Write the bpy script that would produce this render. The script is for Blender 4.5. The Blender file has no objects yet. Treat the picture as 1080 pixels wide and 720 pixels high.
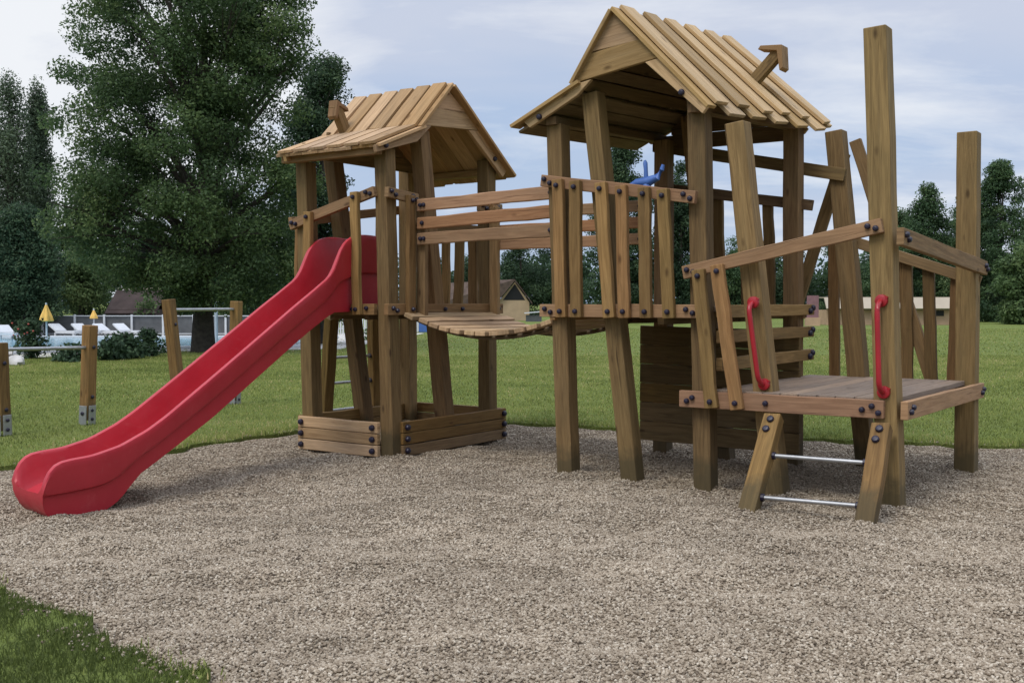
import bpy, math, random
import numpy as np
from mathutils import Vector, Matrix
from mathutils.geometry import tessellate_polygon

random.seed(7)
RS = np.random.RandomState(11)
scene = bpy.context.scene
COL = scene.collection
V = Vector

# ------------------------------------------------------------------ camera
EYE, FOCAL, HORIZON = 1.3, 1158.0, 318.0
PITCH = math.atan((360 - HORIZON) / FOCAL)
cam_d = bpy.data.cameras.new('camera')
cam = bpy.data.objects.new('camera', cam_d)
COL.objects.link(cam)
cam_d.sensor_width = 36
cam_d.lens = FOCAL / 1080 * 36
cam_d.clip_end = 3000
cam.location = (0, 0, EYE)
cam.rotation_euler = (math.radians(90) - PITCH, 0, 0)
scene.camera = cam


def ground(px, py, z=0.0):
    """Point of the ground seen at a place in the photograph (survey helper)."""
    x, u = px - 540, 360 - py
    ry = FOCAL * math.cos(PITCH) + u * math.sin(PITCH)
    rz = -FOCAL * math.sin(PITCH) + u * math.cos(PITCH)
    k = (z - EYE) / rz
    return V((x * k, ry * k, z))


def at(px, py, Y):
    """World x and z of something standing Y metres off."""
    return (px - 540) / FOCAL * Y, EYE + (HORIZON - py) / FOCAL * Y


# ------------------------------------------------------------------ node helpers
def new_mat(name, rough=0.7, spec=0.3):
    m = bpy.data.materials.new(name)
    m.use_nodes = True
    nt = m.node_tree
    b = nt.nodes['Principled BSDF']
    b.inputs['Roughness'].default_value = rough
    b.inputs['Specular IOR Level'].default_value = spec
    return m, nt, b


def nd(nt, t, **k):
    n = nt.nodes.new(t)
    for a, v in k.items():
        setattr(n, a, v)
    return n


def lk(nt, a, b):
    nt.links.new(a, b)


def ramp(nt, fac, stops, interp='LINEAR'):
    r = nd(nt, 'ShaderNodeValToRGB')
    r.color_ramp.interpolation = interp
    e = r.color_ramp.elements
    while len(e) < len(stops):
        e.new(0.5)
    for q, (p, c) in zip(e, stops):
        q.position = p
        q.color = (*c, 1) if len(c) == 3 else c
    lk(nt, fac, r.inputs[0])
    return r.outputs[0]


def g3(v):
    return (v, v, v)


def math_n(nt, op, a, b=None, clamp=False):
    n = nd(nt, 'ShaderNodeMath', operation=op, use_clamp=clamp)
    for i, q in enumerate((a, b)):
        if q is None:
            continue
        if isinstance(q, (int, float)):
            n.inputs[i].default_value = q
        else:
            lk(nt, q, n.inputs[i])
    return n.outputs[0]


def mix(nt, fac, a, b, mode='MIX'):
    n = nd(nt, 'ShaderNodeMix', data_type='RGBA', blend_type=mode)
    for i, q in ((0, fac), (6, a), (7, b)):
        if isinstance(q, (int, float)):
            n.inputs[i].default_value = q
        elif isinstance(q, tuple):
            n.inputs[i].default_value = (*q, 1)
        else:
            lk(nt, q, n.inputs[i])
    return n.outputs[2]


def noise(nt, vec, scale, detail=4, rough=0.55, dist=0.0):
    n = nd(nt, 'ShaderNodeTexNoise')
    n.inputs['Scale'].default_value = scale
    n.inputs['Detail'].default_value = detail
    n.inputs['Roughness'].default_value = rough
    n.inputs['Distortion'].default_value = dist
    if vec is not None:
        lk(nt, vec, n.inputs['Vector'])
    return n.outputs[0]


def mapping(nt, vec, scale=(1, 1, 1), loc=(0, 0, 0)):
    n = nd(nt, 'ShaderNodeMapping')
    n.inputs['Scale'].default_value = scale
    n.inputs['Location'].default_value = loc
    lk(nt, vec, n.inputs['Vector'])
    return n.outputs[0]


def bump(nt, b, h, strength, dist):
    n = nd(nt, 'ShaderNodeBump')
    n.inputs['Strength'].default_value = strength
    n.inputs['Distance'].default_value = dist
    lk(nt, h, n.inputs['Height'])
    lk(nt, n.outputs[0], b.inputs['Normal'])


def wood(name, dark, light, stain=(0.13, 0.12, 0.07), stain_amt=0.5, rough=0.75, foot=False):
    """Planed softwood: grain runs along U (metres), knots, per-board tone."""
    m, nt, b = new_mat(name, rough, 0.25)
    uv = nd(nt, 'ShaderNodeUVMap', uv_map='UVMap').outputs[0]
    geo = nd(nt, 'ShaderNodeNewGeometry')
    rnd = geo.outputs['Random Per Island']
    oi = nd(nt, 'ShaderNodeObjectInfo').outputs['Random']
    g1 = noise(nt, mapping(nt, uv, (2.2, 34, 1)), 1.0, 5, 0.6, 1.2)
    g2 = noise(nt, mapping(nt, uv, (7, 260, 1)), 1.0, 3, 0.6, 0.3)
    g = math_n(nt, 'ADD', math_n(nt, 'MULTIPLY', g1, 0.7), math_n(nt, 'MULTIPLY', g2, 0.3))
    c = ramp(nt, g, [(0.30, dark), (0.68, light)])
    # broad weather stains
    w = noise(nt, mapping(nt, uv, (1.7, 5, 1), (3, 1, 0)), 1.0, 5, 0.65)
    w = ramp(nt, w, [(0.45, g3(0)), (0.75, g3(1))])
    c = mix(nt, math_n(nt, 'MULTIPLY', w, stain_amt), c, stain)
    # knots
    vo = nd(nt, 'ShaderNodeTexVoronoi')
    vo.inputs['Scale'].default_value = 1.0
    lk(nt, mapping(nt, uv, (3.6, 9, 1)), vo.inputs['Vector'])
    k = ramp(nt, vo.outputs['Distance'], [(0.06, g3(1)), (0.17, g3(0))])
    gate = math_n(nt, 'GREATER_THAN', nd(nt, 'ShaderNodeSeparateColor').outputs[0], 0.45)
    sep = gate.node.inputs[0].links[0].from_node
    lk(nt, vo.outputs['Color'], sep.inputs[0])
    gw = noise(nt, mapping(nt, uv, (.9, 22, 1), (5, 2, 0)), 1.0, 4, .6)
    c = mix(nt, ramp(nt, gw, [(.54, g3(0)), (.76, g3(.28))]), c, (light[0] * .62, light[1] * .72, light[2] * .92))
    c = mix(nt, math_n(nt, 'MULTIPLY', math_n(nt, 'MULTIPLY', k, gate), 0.75), c,
            (dark[0] * .38, dark[1] * .32, dark[2] * .28))
    # drying cracks
    cr = noise(nt, mapping(nt, uv, (1.1, 70, 1), (0, 7, 0)), 1.0, 2, 0.5, 0.6)
    cr = ramp(nt, cr, [(0.26, g3(1)), (0.33, g3(0))])
    c = mix(nt, math_n(nt, 'MULTIPLY', cr, 0.8), c, (dark[0] * .4, dark[1] * .36, dark[2] * .32))
    r2 = math_n(nt, 'FRACT', math_n(nt, 'ADD', rnd, math_n(nt, 'MULTIPLY', oi, 3.7)))
    val = math_n(nt, 'ADD', math_n(nt, 'MULTIPLY', r2, 0.54), 0.73)
    hs = nd(nt, 'ShaderNodeHueSaturation')
    lk(nt, val, hs.inputs['Value'])
    lk(nt, math_n(nt, 'ADD', math_n(nt, 'MULTIPLY', rnd, 0.25), 0.91), hs.inputs['Saturation'])
    lk(nt, math_n(nt, 'ADD', math_n(nt, 'MULTIPLY', oi, 0.016), 0.4885), hs.inputs['Hue'])
    lk(nt, c, hs.inputs['Color'])
    col = hs.outputs[0]
    if foot:
        # damp, algae-stained feet with a ragged upper edge
        oc = nd(nt, 'ShaderNodeTexCoord').outputs['Object']
        sz = nd(nt, 'ShaderNodeSeparateXYZ')
        lk(nt, oc, sz.inputs[0])
        fz = math_n(nt, 'ADD', sz.outputs[2], math_n(nt, 'MULTIPLY', noise(nt, oc, 9, 4, .6), -.28))
        col = mix(nt, ramp(nt, fz, [(.0, g3(.7)), (.12, g3(0))]), col, (.055, .046, .022))
    lk(nt, col, b.inputs['Base Color'])
    h = math_n(nt, 'SUBTRACT', g, math_n(nt, 'MULTIPLY', cr, 0.6))
    bump(nt, b, h, 0.35, 0.006)
    return m


def plain(name, col, rough=0.6, spec=0.4, metal=0.0, var=0.12, scale=6):
    m, nt, b = new_mat(name, rough, spec)
    tc = nd(nt, 'ShaderNodeTexCoord').outputs['Object']
    n = noise(nt, tc, scale, 5, 0.6)
    lo = tuple(c * (1 - var) for c in col)
    hi = tuple(min(1, c * (1 + var)) for c in col)
    lk(nt, ramp(nt, n, [(0.3, lo), (0.7, hi)]), b.inputs['Base Color'])
    b.inputs['Metallic'].default_value = metal
    return m


M = {}
M['post'] = wood('treated_post_wood', (0.092, 0.053, 0.019), (0.268, 0.172, 0.068), (0.105, 0.08, 0.032), 0.42, foot=True)
M['board'] = wood('treated_board_wood', (0.1305, 0.0738, 0.0276), (0.3150, 0.1980, 0.0865), (0.1260, 0.0900, 0.0386), 0.4)
M['rail'] = wood('rail_wood', (0.1900, 0.0997, 0.0436), (0.3800, 0.2232, 0.1067), (0.1615, 0.1140, 0.0582), 0.3)
M['roof'] = wood('roof_board_wood', (0.26, 0.165, 0.08), (0.52, 0.355, 0.19), (0.24, 0.18, 0.1), 0.4)
M['shaded_board'] = wood('shaded_board_wood', (0.0765, 0.0450, 0.0175), (0.1980, 0.1260, 0.0552), (0.0900, 0.0720, 0.0313), 0.45)  # darker copy of the wood, its shade in the colour, for sheltered parts
M['deck'] = wood('deck_wood', (0.17, 0.125, 0.085), (0.31, 0.24, 0.165), (0.22, 0.19, 0.15), 0.5)
M['bolt'] = plain('bolt_cap_plastic', (0.010, 0.007, 0.022), 0.42, 0.5, 0, 0.2)
M['steel'] = plain('galvanised_steel', (0.38, 0.38, 0.375), 0.45, 0.5, 0.8, 0.15, 20)
M['blue'] = plain('blue_plastic', (0.06, 0.14, 0.40), 0.45, 0.5)
M['chain'] = plain('bridge_bearer', (0.11, 0.075, 0.04), 0.7, 0.3)


def slide_mat():
    m, nt, b = new_mat('red_moulded_plastic', 0.36, 0.45)
    tc = nd(nt, 'ShaderNodeTexCoord').outputs['Object']
    n = noise(nt, tc, 3.5, 6, 0.6)
    c = ramp(nt, n, [(0.3, (0.389, 0.018, 0.029)), (0.7, (0.464, 0.026, 0.038))])
    d = noise(nt, tc, 26, 6, 0.7)
    d = ramp(nt, d, [(0.58, g3(0)), (0.8, g3(1))])
    c = mix(nt, math_n(nt, 'MULTIPLY', d, 0.22), c, (0.36, 0.16, 0.13))
    sc = noise(nt, mapping(nt, tc, (75, 2.2, 6)), 1.0, 5, .7)
    sc = ramp(nt, sc, [(.60, g3(0)), (.72, g3(.3))])
    c = mix(nt, sc, c, (.50, .10, .10))
    lk(nt, c, b.inputs['Base Color'])
    r = ramp(nt, noise(nt, tc, 9, 5, 0.65), [(0.3, g3(0.34)), (0.7, g3(0.56))])
    lk(nt, r, b.inputs['Roughness'])
    bump(nt, b, noise(nt, tc, 220, 2), 0.06, 0.002)
    return m


M['red'] = slide_mat()
M['red_handle'] = plain('red_handle_plastic', (0.34, 0.012, 0.02), 0.36, 0.5)


# ------------------------------------------------------------------ mesh builder
class MB:
    def __init__(self):
        self.v, self.f, self.uv, self.mi = [], [], [], []

    def quad(self, idx, uvs, mi=0):
        self.f.append(idx)
        self.uv.append(uvs)
        self.mi.append(mi)

    def board(self, p0, p1, w, h, n, mi=0, seg=None, wob=0.0025, w1=None):
        """Plank from p0 to p1; w across, h thick along the normal n."""
        p0, p1, n = V(p0), V(p1), V(n)
        d = (p1 - p0)
        L = d.length
        d.normalize()
        s = d.cross(n).normalized()
        n = s.cross(d).normalized()
        seg = seg or max(1, int(L / 0.25))
        uo, vo = random.uniform(0, 60), random.uniform(0, 60)
        w1 = w if w1 is None else w1
        base = len(self.v)
        for i in range(seg + 1):
            k = i / seg
            c = p0.lerp(p1, k)
            a = (w + (w1 - w) * k) / 2
            j = wob if 0 < i < seg else wob * .3
            o = s * random.uniform(-j, j) + n * random.uniform(-j, j) * .6
            a += random.uniform(-j, j) * .6
            for sx, sn in ((-1, -1), (1, -1), (1, 1), (-1, 1)):
                self.v.append(c + o + s * (a * sx) + n * (h / 2 * sn))
        wd = (w, h, w, h)
        off = [0, w, w + h, 2 * w + h, 2 * w + 2 * h]
        for i in range(seg):
            u0, u1 = uo + L * i / seg, uo + L * (i + 1) / seg
            for q in range(4):
                a, b2 = base + i * 4 + q, base + i * 4 + (q + 1) % 4
                self.quad((a, b2, b2 + 4, a + 4),
                          ((u0, vo + off[q]), (u0, vo + off[q + 1]), (u1, vo + off[q + 1]), (u1, vo + off[q])), mi)
        for e, flip in ((base, True), (base + seg * 4, False)):
            ix = [e, e + 1, e + 2, e + 3]
            u = [(uo + 9, vo), (uo + 9, vo + w), (uo + 9 + h, vo + w), (uo + 9 + h, vo)]
            if flip:
                ix.reverse()
                u.reverse()
            self.quad(tuple(ix), u, mi)

    def prism(self, pts, thick, udir, mi=0):
        """Flat outline given as 3D points, extruded by the vector thick."""
        pts = [V(p) for p in pts]
        th = V(thick)
        ud = V(udir).normalized()
        vd = th.normalized().cross(ud)
        # make the outline run counter-clockwise seen along +thick
        nrm = V((0, 0, 0))
        for i in range(len(pts)):
            nrm += pts[i].cross(pts[(i + 1) % len(pts)])
        if nrm.dot(th) < 0:
            pts.reverse()
        uo, vo = random.uniform(0, 60), random.uniform(0, 60)
        b = len(self.v)
        k = len(pts)
        self.v += pts + [p + th for p in pts]
        uvf = lambda p: (uo + p.dot(ud), vo + p.dot(vd))
        self.quad(tuple(range(b + k, b + 2 * k)), [uvf(p) for p in pts], mi)
        self.quad(tuple(reversed(range(b, b + k))), [uvf(p) for p in reversed(pts)], mi)
        for i in range(k):
            j = (i + 1) % k
            l0 = (pts[j] - pts[i]).length
            self.quad((b + i, b + j, b + j + k, b + i + k),
                      ((uo, vo), (uo + l0, vo), (uo + l0, vo + th.length), (uo, vo + th.length)), mi)

    def tube(self, pts, r, n=10, mi=0, cap=True):
        pts = [V(p) for p in pts]
        rs = r if isinstance(r, (list, tuple)) else [r] * len(pts)
        b = len(self.v)
        up = V((0.31, 0.2, 0.93))
        for i, p in enumerate(pts):
            d = (pts[min(i + 1, len(pts) - 1)] - pts[max(i - 1, 0)]).normalized()
            if abs(d.dot(up)) > 0.95:
                up = V((0.9, 0.3, 0.1))
            s = d.cross(up).normalized()
            t = s.cross(d)
            for q in range(n):
                a = 2 * math.pi * q / n
                self.v.append(p + (s * math.cos(a) + t * math.sin(a)) * rs[i])
        for i in range(len(pts) - 1):
            for q in range(n):
                a, c = b + i * n + q, b + i * n + (q + 1) % n
                self.quad((a, a + n, c + n, c), ((i, q / n), (i + 1, q / n), (i + 1, (q + 1) / n), (i, (q + 1) / n)), mi)
        if cap:
            e = b + (len(pts) - 1) * n
            self.quad(tuple(range(b, b + n)), [(0, 0)] * n, mi)
            self.quad(tuple(reversed(range(e, e + n))), [(0, 0)] * n, mi)

    def bolt(self, p, axis, r=0.0185, h=0.024, mi=1):
        p, a = V(p), V(axis).normalized()
        self.tube([p - a * .004, p + a * h * .55, p + a * h * .9, p + a * h], [r, r, r * .78, r * .4], 10, mi)

    def build(self, name, mats, parent=None, bevel=0.0045, smooth=False):
        me = bpy.data.meshes.new(name)
        me.from_pydata([tuple(v) for v in self.v], [], self.f)
        u = me.uv_layers.new(name='UVMap')
        flat = [c for f in self.uv for q in f for c in q]
        u.data.foreach_set('uv', flat)
        me.polygons.foreach_set('material_index', self.mi)
        for m in (mats if isinstance(mats, (list, tuple)) else [mats]):
            me.materials.append(m)
        if smooth:
            me.polygons.foreach_set('use_smooth', [True] * len(self.f))
            me.set_sharp_from_angle(angle=math.radians(38))
        me.update()
        o = bpy.data.objects.new(name, me)
        COL.objects.link(o)
        o.parent = parent
        if bevel:
            md = o.modifiers.new('bevel', 'BEVEL')
            md.width = bevel
            md.segments = 2
            md.limit_method = 'ANGLE'
            md.angle_limit = math.radians(50)
            md.harden_normals = False
        return o


def tag(o, label=None, cat=None, group=None, kind=None):
    if label:
        o['label'] = label
    if cat:
        o['category'] = cat
    if group:
        o['group'] = group
    if kind:
        o['kind'] = kind
    return o


def empty(name, loc=(0, 0, 0), rz=0.0):
    o = bpy.data.objects.new(name, None)
    o.location = loc
    o.rotation_euler = (0, 0, rz)
    o.empty_display_size = 0.2
    COL.objects.link(o)
    return o


# ================================================================== PLAY STRUCTURE
TH = math.radians(34.8)
play_origin = ground(600, 503)
play = empty('play_structure', play_origin, -TH)
tag(play, 'wooden climbing structure with two roofed towers, plank bridge and red slide on the gravel', 'play structure')
WB = lambda a: [M[a], M['bolt']]
XN, YN, ZN = V((1, 0, 0)), V((0, 1, 0)), V((0, 0, 1))
PW = 0.128


def post(base, top, w=PW, label=None, rot=0.0):
    m = MB()
    b, t = V(base), V(top)
    b = b - (t - b).normalized() * 0.06
    n = V((math.sin(rot), -math.cos(rot), 0))
    m.board(b, t, w, w, n, seg=9, wob=0.003)
    o = m.build('post', WB('post'), play, 0.007)
    if label:
        o['label'] = label
    return o


# right tower
post((0, 0, 0), (-0.10, 0, 2.60))
post((1.09, .03, 0), (1.02, .03, 2.68))
post((.50, .07, 0), (.20, .0, 2.80), label='leaning post')
post((0, 1.52, 0), (0, 1.52, 2.66))
post((1.12, 1.6, 0), (1.10, 1.6, 2.78))
post((.56, 1.56, 0), (.22, 1.56, 2.85), label='leaning post')
# deck
post((1.58, .09, 0), (1.30, .03, 2.49), .135, label='leaning post cut off below the roof')
post((2.35, 0, 0), (2.23, 0, 2.98), 0.14, label='tallest corner post of the low deck')
post((2.37, 1.9, 0), (2.355, 1.9, 2.57), 0.146)
post((1.63, 1.86, 0), (1.355, 1.86, 2.66), .14, label='leaning post')
# left tower
post((-2.70, .06, 0), (-2.76, .05, 2.52))
post((-1.78, .06, 0), (-1.84, .05, 2.57))
post((-1.82, 1.48, 0), (-1.82, 1.46, 2.62))
post((-2.8, 1.48, 0), (-2.8, 1.48, 2.62))
post((-1.80, .83, 0), (-1.80, .45, 2.76), label='leaning post')
post((-2.80, .87, 0), (-2.80, .42, 2.68), label='leaning post')


def slats_floor(name, s0, s1, t0, t1, z, mat, across=True, w=.118):
    """Boards laid along t, one next to the other, top face at z."""
    m = MB()
    n = int(round((s1 - s0) / (w + .007)))
    st = (s1 - s0) / n
    for i in range(n):
        c = s0 + st * (i + .5)
        m.board((c, t0, z - .018), (c, t1, z - .018), st - .007, .036, ZN, wob=.0015)
    return m.build(name, M[mat], play, .003)


slats_floor('tower_floor', -.05, 1.14, .062, 1.53, 1.265, 'deck').__setitem__('label', 'plank floor of the bigger tower')
slats_floor('tower_floor', -2.76, -1.86, .10, 1.44, 1.265, 'deck').__setitem__('label', 'plank floor of the slide tower')
slats_floor('deck_floor', 1.16, 2.37, -.055, 1.84, .705, 'deck')


def fascia(p0, p1, n, h=.093, th=.045, bolts=(), mat='rail', name='floor_beam'):
    m = MB()
    n = V(n)
    m.board(p0, p1, h, th, n)
    p0, p1 = V(p0), V(p1)
    d = (p1 - p0).normalized()
    L = (p1 - p0).length
    for k, dz in bolts:
        q = p0 + d * (k if k >= 0 else L + k)
        m.bolt(q + n * (th / 2) + V((0, 0, dz)), n)
    return m.build(name, WB(mat), play)


FN, RN, BN, LN = V((0, -1, 0)), V((1, 0, 0)), V((0, 1, 0)), V((-1, 0, 0))
two = [(.05, .012), (.10, -.012)]
twoe = [(-.05, -.012), (-.10, .012)]
# right tower floor edge
fascia((-.19, -.090, 1.235), (1.10, -.090, 1.235), FN, bolts=two + twoe)
fascia((-.085, -.10, 1.212), (-.085, 1.62, 1.212), LN, bolts=two)
fascia((-.10, 1.62, 1.212), (1.20, 1.62, 1.212), BN)
# left tower floor edge
fascia((-2.83, -.035, 1.235), (-1.87, -.035, 1.235), FN, bolts=[(.04, .01), (.09, -.01), (-.08, .01), (.72, 0), (-.21, 0)], mat='board')
fascia((-1.735, -.06, 1.235), (-1.735, 1.58, 1.235), RN, bolts=[(.06, .01), (.11, -.01), (.24, .01), (.29, -.01), (.75, 0), (1.0, .0), (-.08, 0), (-.13, .01)], mat='board')
fascia((-2.87, 1.56, 1.235), (-1.75, 1.56, 1.235), BN, mat='board')
fascia((-2.88, -.02, 1.235), (-2.88, 1.53, 1.235), LN, mat='board')
# deck edge
fascia((.95, -.090, .64), (2.325, -.090, .64), FN, .112, bolts=[(.06, -.012), (.10, .012), (.62, 0), (-.07, .02), (-.13, -.005), (-.03, -.02)])
fascia((2.445, -.10, .64), (2.445, 2.02, .625), RN, .112, bolts=[(.05, -.01), (.10, .015), (-.05, .012), (-.10, -.012)])
fascia((1.10, 1.95, .63), (2.40, 1.95, .63), BN, .112)
# joists seen under the floors
for s in (.35, .75):
    fascia((s, .0, 1.185), (s, 1.55, 1.185), RN, .09, .05, mat='shaded_board', name='floor_joist')
for s in (-2.5, -2.1):
    fascia((s, .1, 1.19), (s, 1.45, 1.19), RN, .09, .05, mat='shaded_board', name='floor_joist')


def railing(name, p0, p1, n, balusters, h=.085, th=.045, bth=.045, mat='rail', bmat='board', ends=(1, 1), out=True, label=None, bw=.088):
    """Top rail p0->p1 with balusters (bottom xyz, top xyz) bolted on its outside."""
    p0, p1, n = V(p0), V(p1), V(n)
    m = MB()
    m.board(p0, p1, h, th, n)
    d = (p1 - p0).normalized()
    f = n * (th / 2)
    if ends[0]:
        m.bolt(p0 + d * .035 + f + V((0, 0, .012)), n)
        m.bolt(p0 + d * .085 + f - V((0, 0, .012)), n)
    if ends[1]:
        m.bolt(p1 - d * .035 + f - V((0, 0, .012)), n)
        m.bolt(p1 - d * .085 + f + V((0, 0, .012)), n)
    o = m.build(name, WB(mat), play)
    if label:
        o['label'] = label
    for b, t in balusters:
        q = MB()
        q.board(b, t, bw + random.uniform(-.006, .006), bth, n, seg=6, wob=.004)
        b, t = V(b), V(t)
        e = (t - b).normalized()
        q.bolt(t - e * .045 + n * (bth / 2), n)
        q.bolt(b + e * .045 + n * (bth / 2), n)
        q.build('baluster', WB(bmat), o, .006)
    return o


# front railing of the right tower
bal = []
for sb, st, zt in ((.02, -.015, 2.185), (.15, .135, 2.165), (.42, .345, 2.14), (.54, .51, 2.11), (.71, .69, 2.085), (.885, .835, 2.065)):
    bal.append(((sb, -.136, 1.185), (st, -.136, zt)))
railing('railing', (-.18, -.090, 2.19), (1.06, -.090, 2.0), FN, bal, label='front railing of the bigger tower')
# back railing of the right tower
bal = [((s + .03, 1.68, 1.17), (s, 1.68, 2.27 - .14 * s)) for s in (.22, .42, .66, .86)]
railing('railing', (-.1, 1.635, 2.28), (1.25, 1.635, 2.06), BN, bal, mat='shaded_board', bmat='shaded_board')
# high beam behind it
m = MB()
m.board((-.12, 1.70, 2.64), (1.46, 1.78, 2.30), .10, .045, YN)
m.bolt((1.1, 1.67, 2.38), FN)
m.build('cross_beam', WB('post'), play)
# left tower front railing over the slide
railing('railing', (-2.86, -.035, 1.97), (-1.87, -.035, 2.215), FN,
        [((-2.62, -.082, 1.30), (-2.60, -.082, 2.075)), ((-2.03, -.082, 1.19), (-2.055, -.082, 2.215))], mat='rail', label='sloping rail over the slide top')
# left tower back railing
bal = [((s + random.uniform(-.02, .02), 1.61, 1.18), (s + random.uniform(-.03, .03), 1.61, 2.0)) for s in (-2.62, -2.44, -2.26, -2.1, -1.96)]
railing('railing', (-2.88, 1.565, 2.06), (-1.74, 1.565, 1.96), BN, bal, mat='board')
# left tower left side railing
railing('railing', (-2.885, -.02, 2.0), (-2.885, 1.56, 2.22), LN,
        [((-2.93, 1.2, 1.19), (-2.93, 1.22, 2.16)), ((-2.93, .12, 1.19), (-2.93, .14, 2.02))], mat='board')
railing('railing', (-1.735, -.05, 2.20), (-1.735, .34, 2.17), RN, [((-1.69, .20, 1.19), (-1.69, .20, 2.19))], mat='board', ends=(1, 1))
railing('railing', (-1.735, 1.22, 2.17), (-1.735, 1.57, 2.17), RN, [((-1.69, 1.40, 1.19), (-1.69, 1.40, 2.19))], mat='board')
# deck railings
railing('railing', (.97, -.090, 1.495), (2.30, -.090, 1.765), FN,
        [((1.205, -.136, .59), (1.10, -.136, 1.515)), ((1.385, -.136, .59), (1.235, -.136, 1.545))], h=.088, label='sloping front rail of the low deck')
railing('railing', (2.425, -.16, 1.69), (2.435, 2.12, 1.555), RN, [], h=.105, mat='post')
railing('railing', (1.42, 1.955, 1.80), (2.44, 1.955, 1.45), BN,
        [((1.30 + .02, 2.0, .62), (1.30, 2.0, 1.78)), ((1.90, 2.0, .62), (1.88, 2.0, 1.66)), ((2.09, 2.0, .62), (2.05, 2.0, 1.59)), ((2.24, 2.0, .62), (2.26, 2.0, 1.52))],
        mat='board', bmat='shaded_board')
for a, b in (((1.46, 2.02, 2.60), (2.10, 2.05, .60)), ((1.38, 2.0, 2.50), (.98, 1.98, 1.2))):
    m = MB()
    m.board(a, b, .095, .045, BN)
    m.build('brace', WB('post'), play)
# climbing boards between the deck and the tower floor
for z in (1.235, 1.06, .875):
    m = MB()
    m.board((1.20, -.02, z), (1.20, 1.78, z), .085, .045, RN)
    m.bolt((1.225, 1.72, z + .015), RN, .024, .025)
    m.bolt((1.225, 1.66, z - .01), RN, .024, .025)
    m.bolt((1.225, .04, z), RN)
    m.build('step_board', WB('board'), play)
# dark plank wall under the right tower
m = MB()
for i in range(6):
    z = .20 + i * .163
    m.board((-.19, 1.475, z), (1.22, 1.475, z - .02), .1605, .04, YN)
m.build('plank_wall', M['shaded_board'], play)

# ------------------------------------------------------------------ roofs
SIDE_END = 1.92


def lerp(a, b, k):
    return a + (b - a) * k


def plank_field(m, f, n_top, nrm_pts, w_top=.165, w_under=.2, t_lo=0, t_hi=1, mi=0, short=False):
    """Two layers of boards on a roof plane. f(u, v): u along the ridge 0..1, v down the slope 0..1."""
    a, b, c = f(0, 0), f(1, 0), f(0, 1)
    nr = (b - a).cross(c - a).normalized()
    if nr.z < 0:
        nr = -nr
    for i in range(n_top):
        u = (i + .5) / n_top
        du = random.uniform(-.006, .006)
        p, q = f(u + du, -.0), f(u + du + random.uniform(-.006, .006), (.965 if short else 1) + random.uniform(-.015, .02))
        m.board(p + nr * .045, q + nr * .045, w_top, .026, nr, mi, wob=.003)
        if i < n_top - 1:
            u2 = (i + 1) / n_top
            p, q = f(u2, 0), f(u2, (1.03 if short else .985) + random.uniform(-.01, .02))
            m.board(p + nr * .014, q + nr * .014, w_under, .026, nr, mi, wob=.003)
    # end under-boards so the slope is closed
    for u2 in (.03, .97):
        p, q = f(u2, 0), f(u2, .98)
        m.board(p + nr * .014, q + nr * .014, .13, .026, nr, mi, wob=.002)


def bil(p00, p10, p01, p11):
    a, b, c, d = V(p00), V(p10), V(p01), V(p11)
    return lambda u, v: a.lerp(b, u).lerp(c.lerp(d, u), v)


# right tower: ridge runs back along t
m = MB()
plank_field(m, bil((.45, -.20, 3.32), (.45, 1.85, 3.48), (1.17, -.16, 2.565), (1.27, 2.05, 2.70)), 6, None, .19, .27, short=True)
plank_field(m, bil((.46, -.20, 3.31), (.46, 1.85, 3.46), (.125, -.19, 2.83), (.105, 1.87, 2.93)), 6, None, .19, .31)
plank_field(m, bil((.19, -.19, 2.845), (.17, 1.87, 2.945), (-.405, -.19, 2.575), (-.43, 1.87, 2.66)), 6, None, .19, .31)
roof_r = m.build('roof', M['roof'], play, .003)
roof_r['label'] = 'plank roof of the bigger tower'


def gable(par, polys, fixed, val, depth, udirs, names, bolts=()):
    for (poly, ud, nm) in zip(polys, udirs, names):
        q = MB()
        P = []
        for a, z in poly:
            P.append((a, val, z) if fixed == 't' else (val, a, z))
        th = (0, depth, 0) if fixed == 't' else (depth, 0, 0)
        U = (ud[0], 0, ud[1]) if fixed == 't' else (0, ud[0], ud[1])
        q.prism(P, th, U)
        for a, z in bolts:
            if point_in((a, z), poly):
                ax = V((0, -1, 0)) if fixed == 't' else V((1, 0, 0))
                p = V((a, val, z)) if fixed == 't' else V((val + depth, a, z))
                q.bolt(p, ax, .022)
        q.build(nm, WB('roof'), par, .004)


def point_in(p, poly):
    x, y = p
    c = False
    for i in range(len(poly)):
        x1, y1 = poly[i]
        x2, y2 = poly[i - 1]
        if (y1 > y) != (y2 > y) and x < (x2 - x1) * (y - y1) / (y2 - y1) + x1:
            c = not c
    return c


g_r = [[(.45, 3.31), (.655, 3.09), (.285, 3.06), (.235, 3.045)],
       [(.285, 3.052), (.228, 3.037), (.105, 2.865), (.12, 2.855), (.805, 2.955), (.66, 3.102)],
       [(.115, 2.845), (.275, 2.868), (.155, 2.765), (-.25, 2.575), (-.30, 2.62), (-.28, 2.655)],
       [(.70, 2.935), (.815, 2.952), (1.165, 2.585), (1.13, 2.545)]]
nm4 = ['gable_board', 'gable_board', 'rafter_board', 'rafter_board']
for val in (-.155, 1.74):
    dz = 0 if val < 0 else .10
    gable(roof_r, [[(a, z + dz) for a, z in p] for p in g_r], 't', val, .035, [(1, .1), (1, .15), (.9, .42), (.7, -.7)], nm4, [(-.16, 2.645 + dz), (.98, 2.70 + dz)])
m = MB()
for i, (z, a, b) in enumerate(((2.66, -.20, 1.10), (2.79, -.02, 1.02), (2.92, .10, .92), (3.05, .18, .80))):
    m.board((a, 1.70, z), (b, 1.70, z), .125, .03, YN)
m.build('shading_gable_infill', M['shaded_board'], roof_r)
m = MB()
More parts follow.
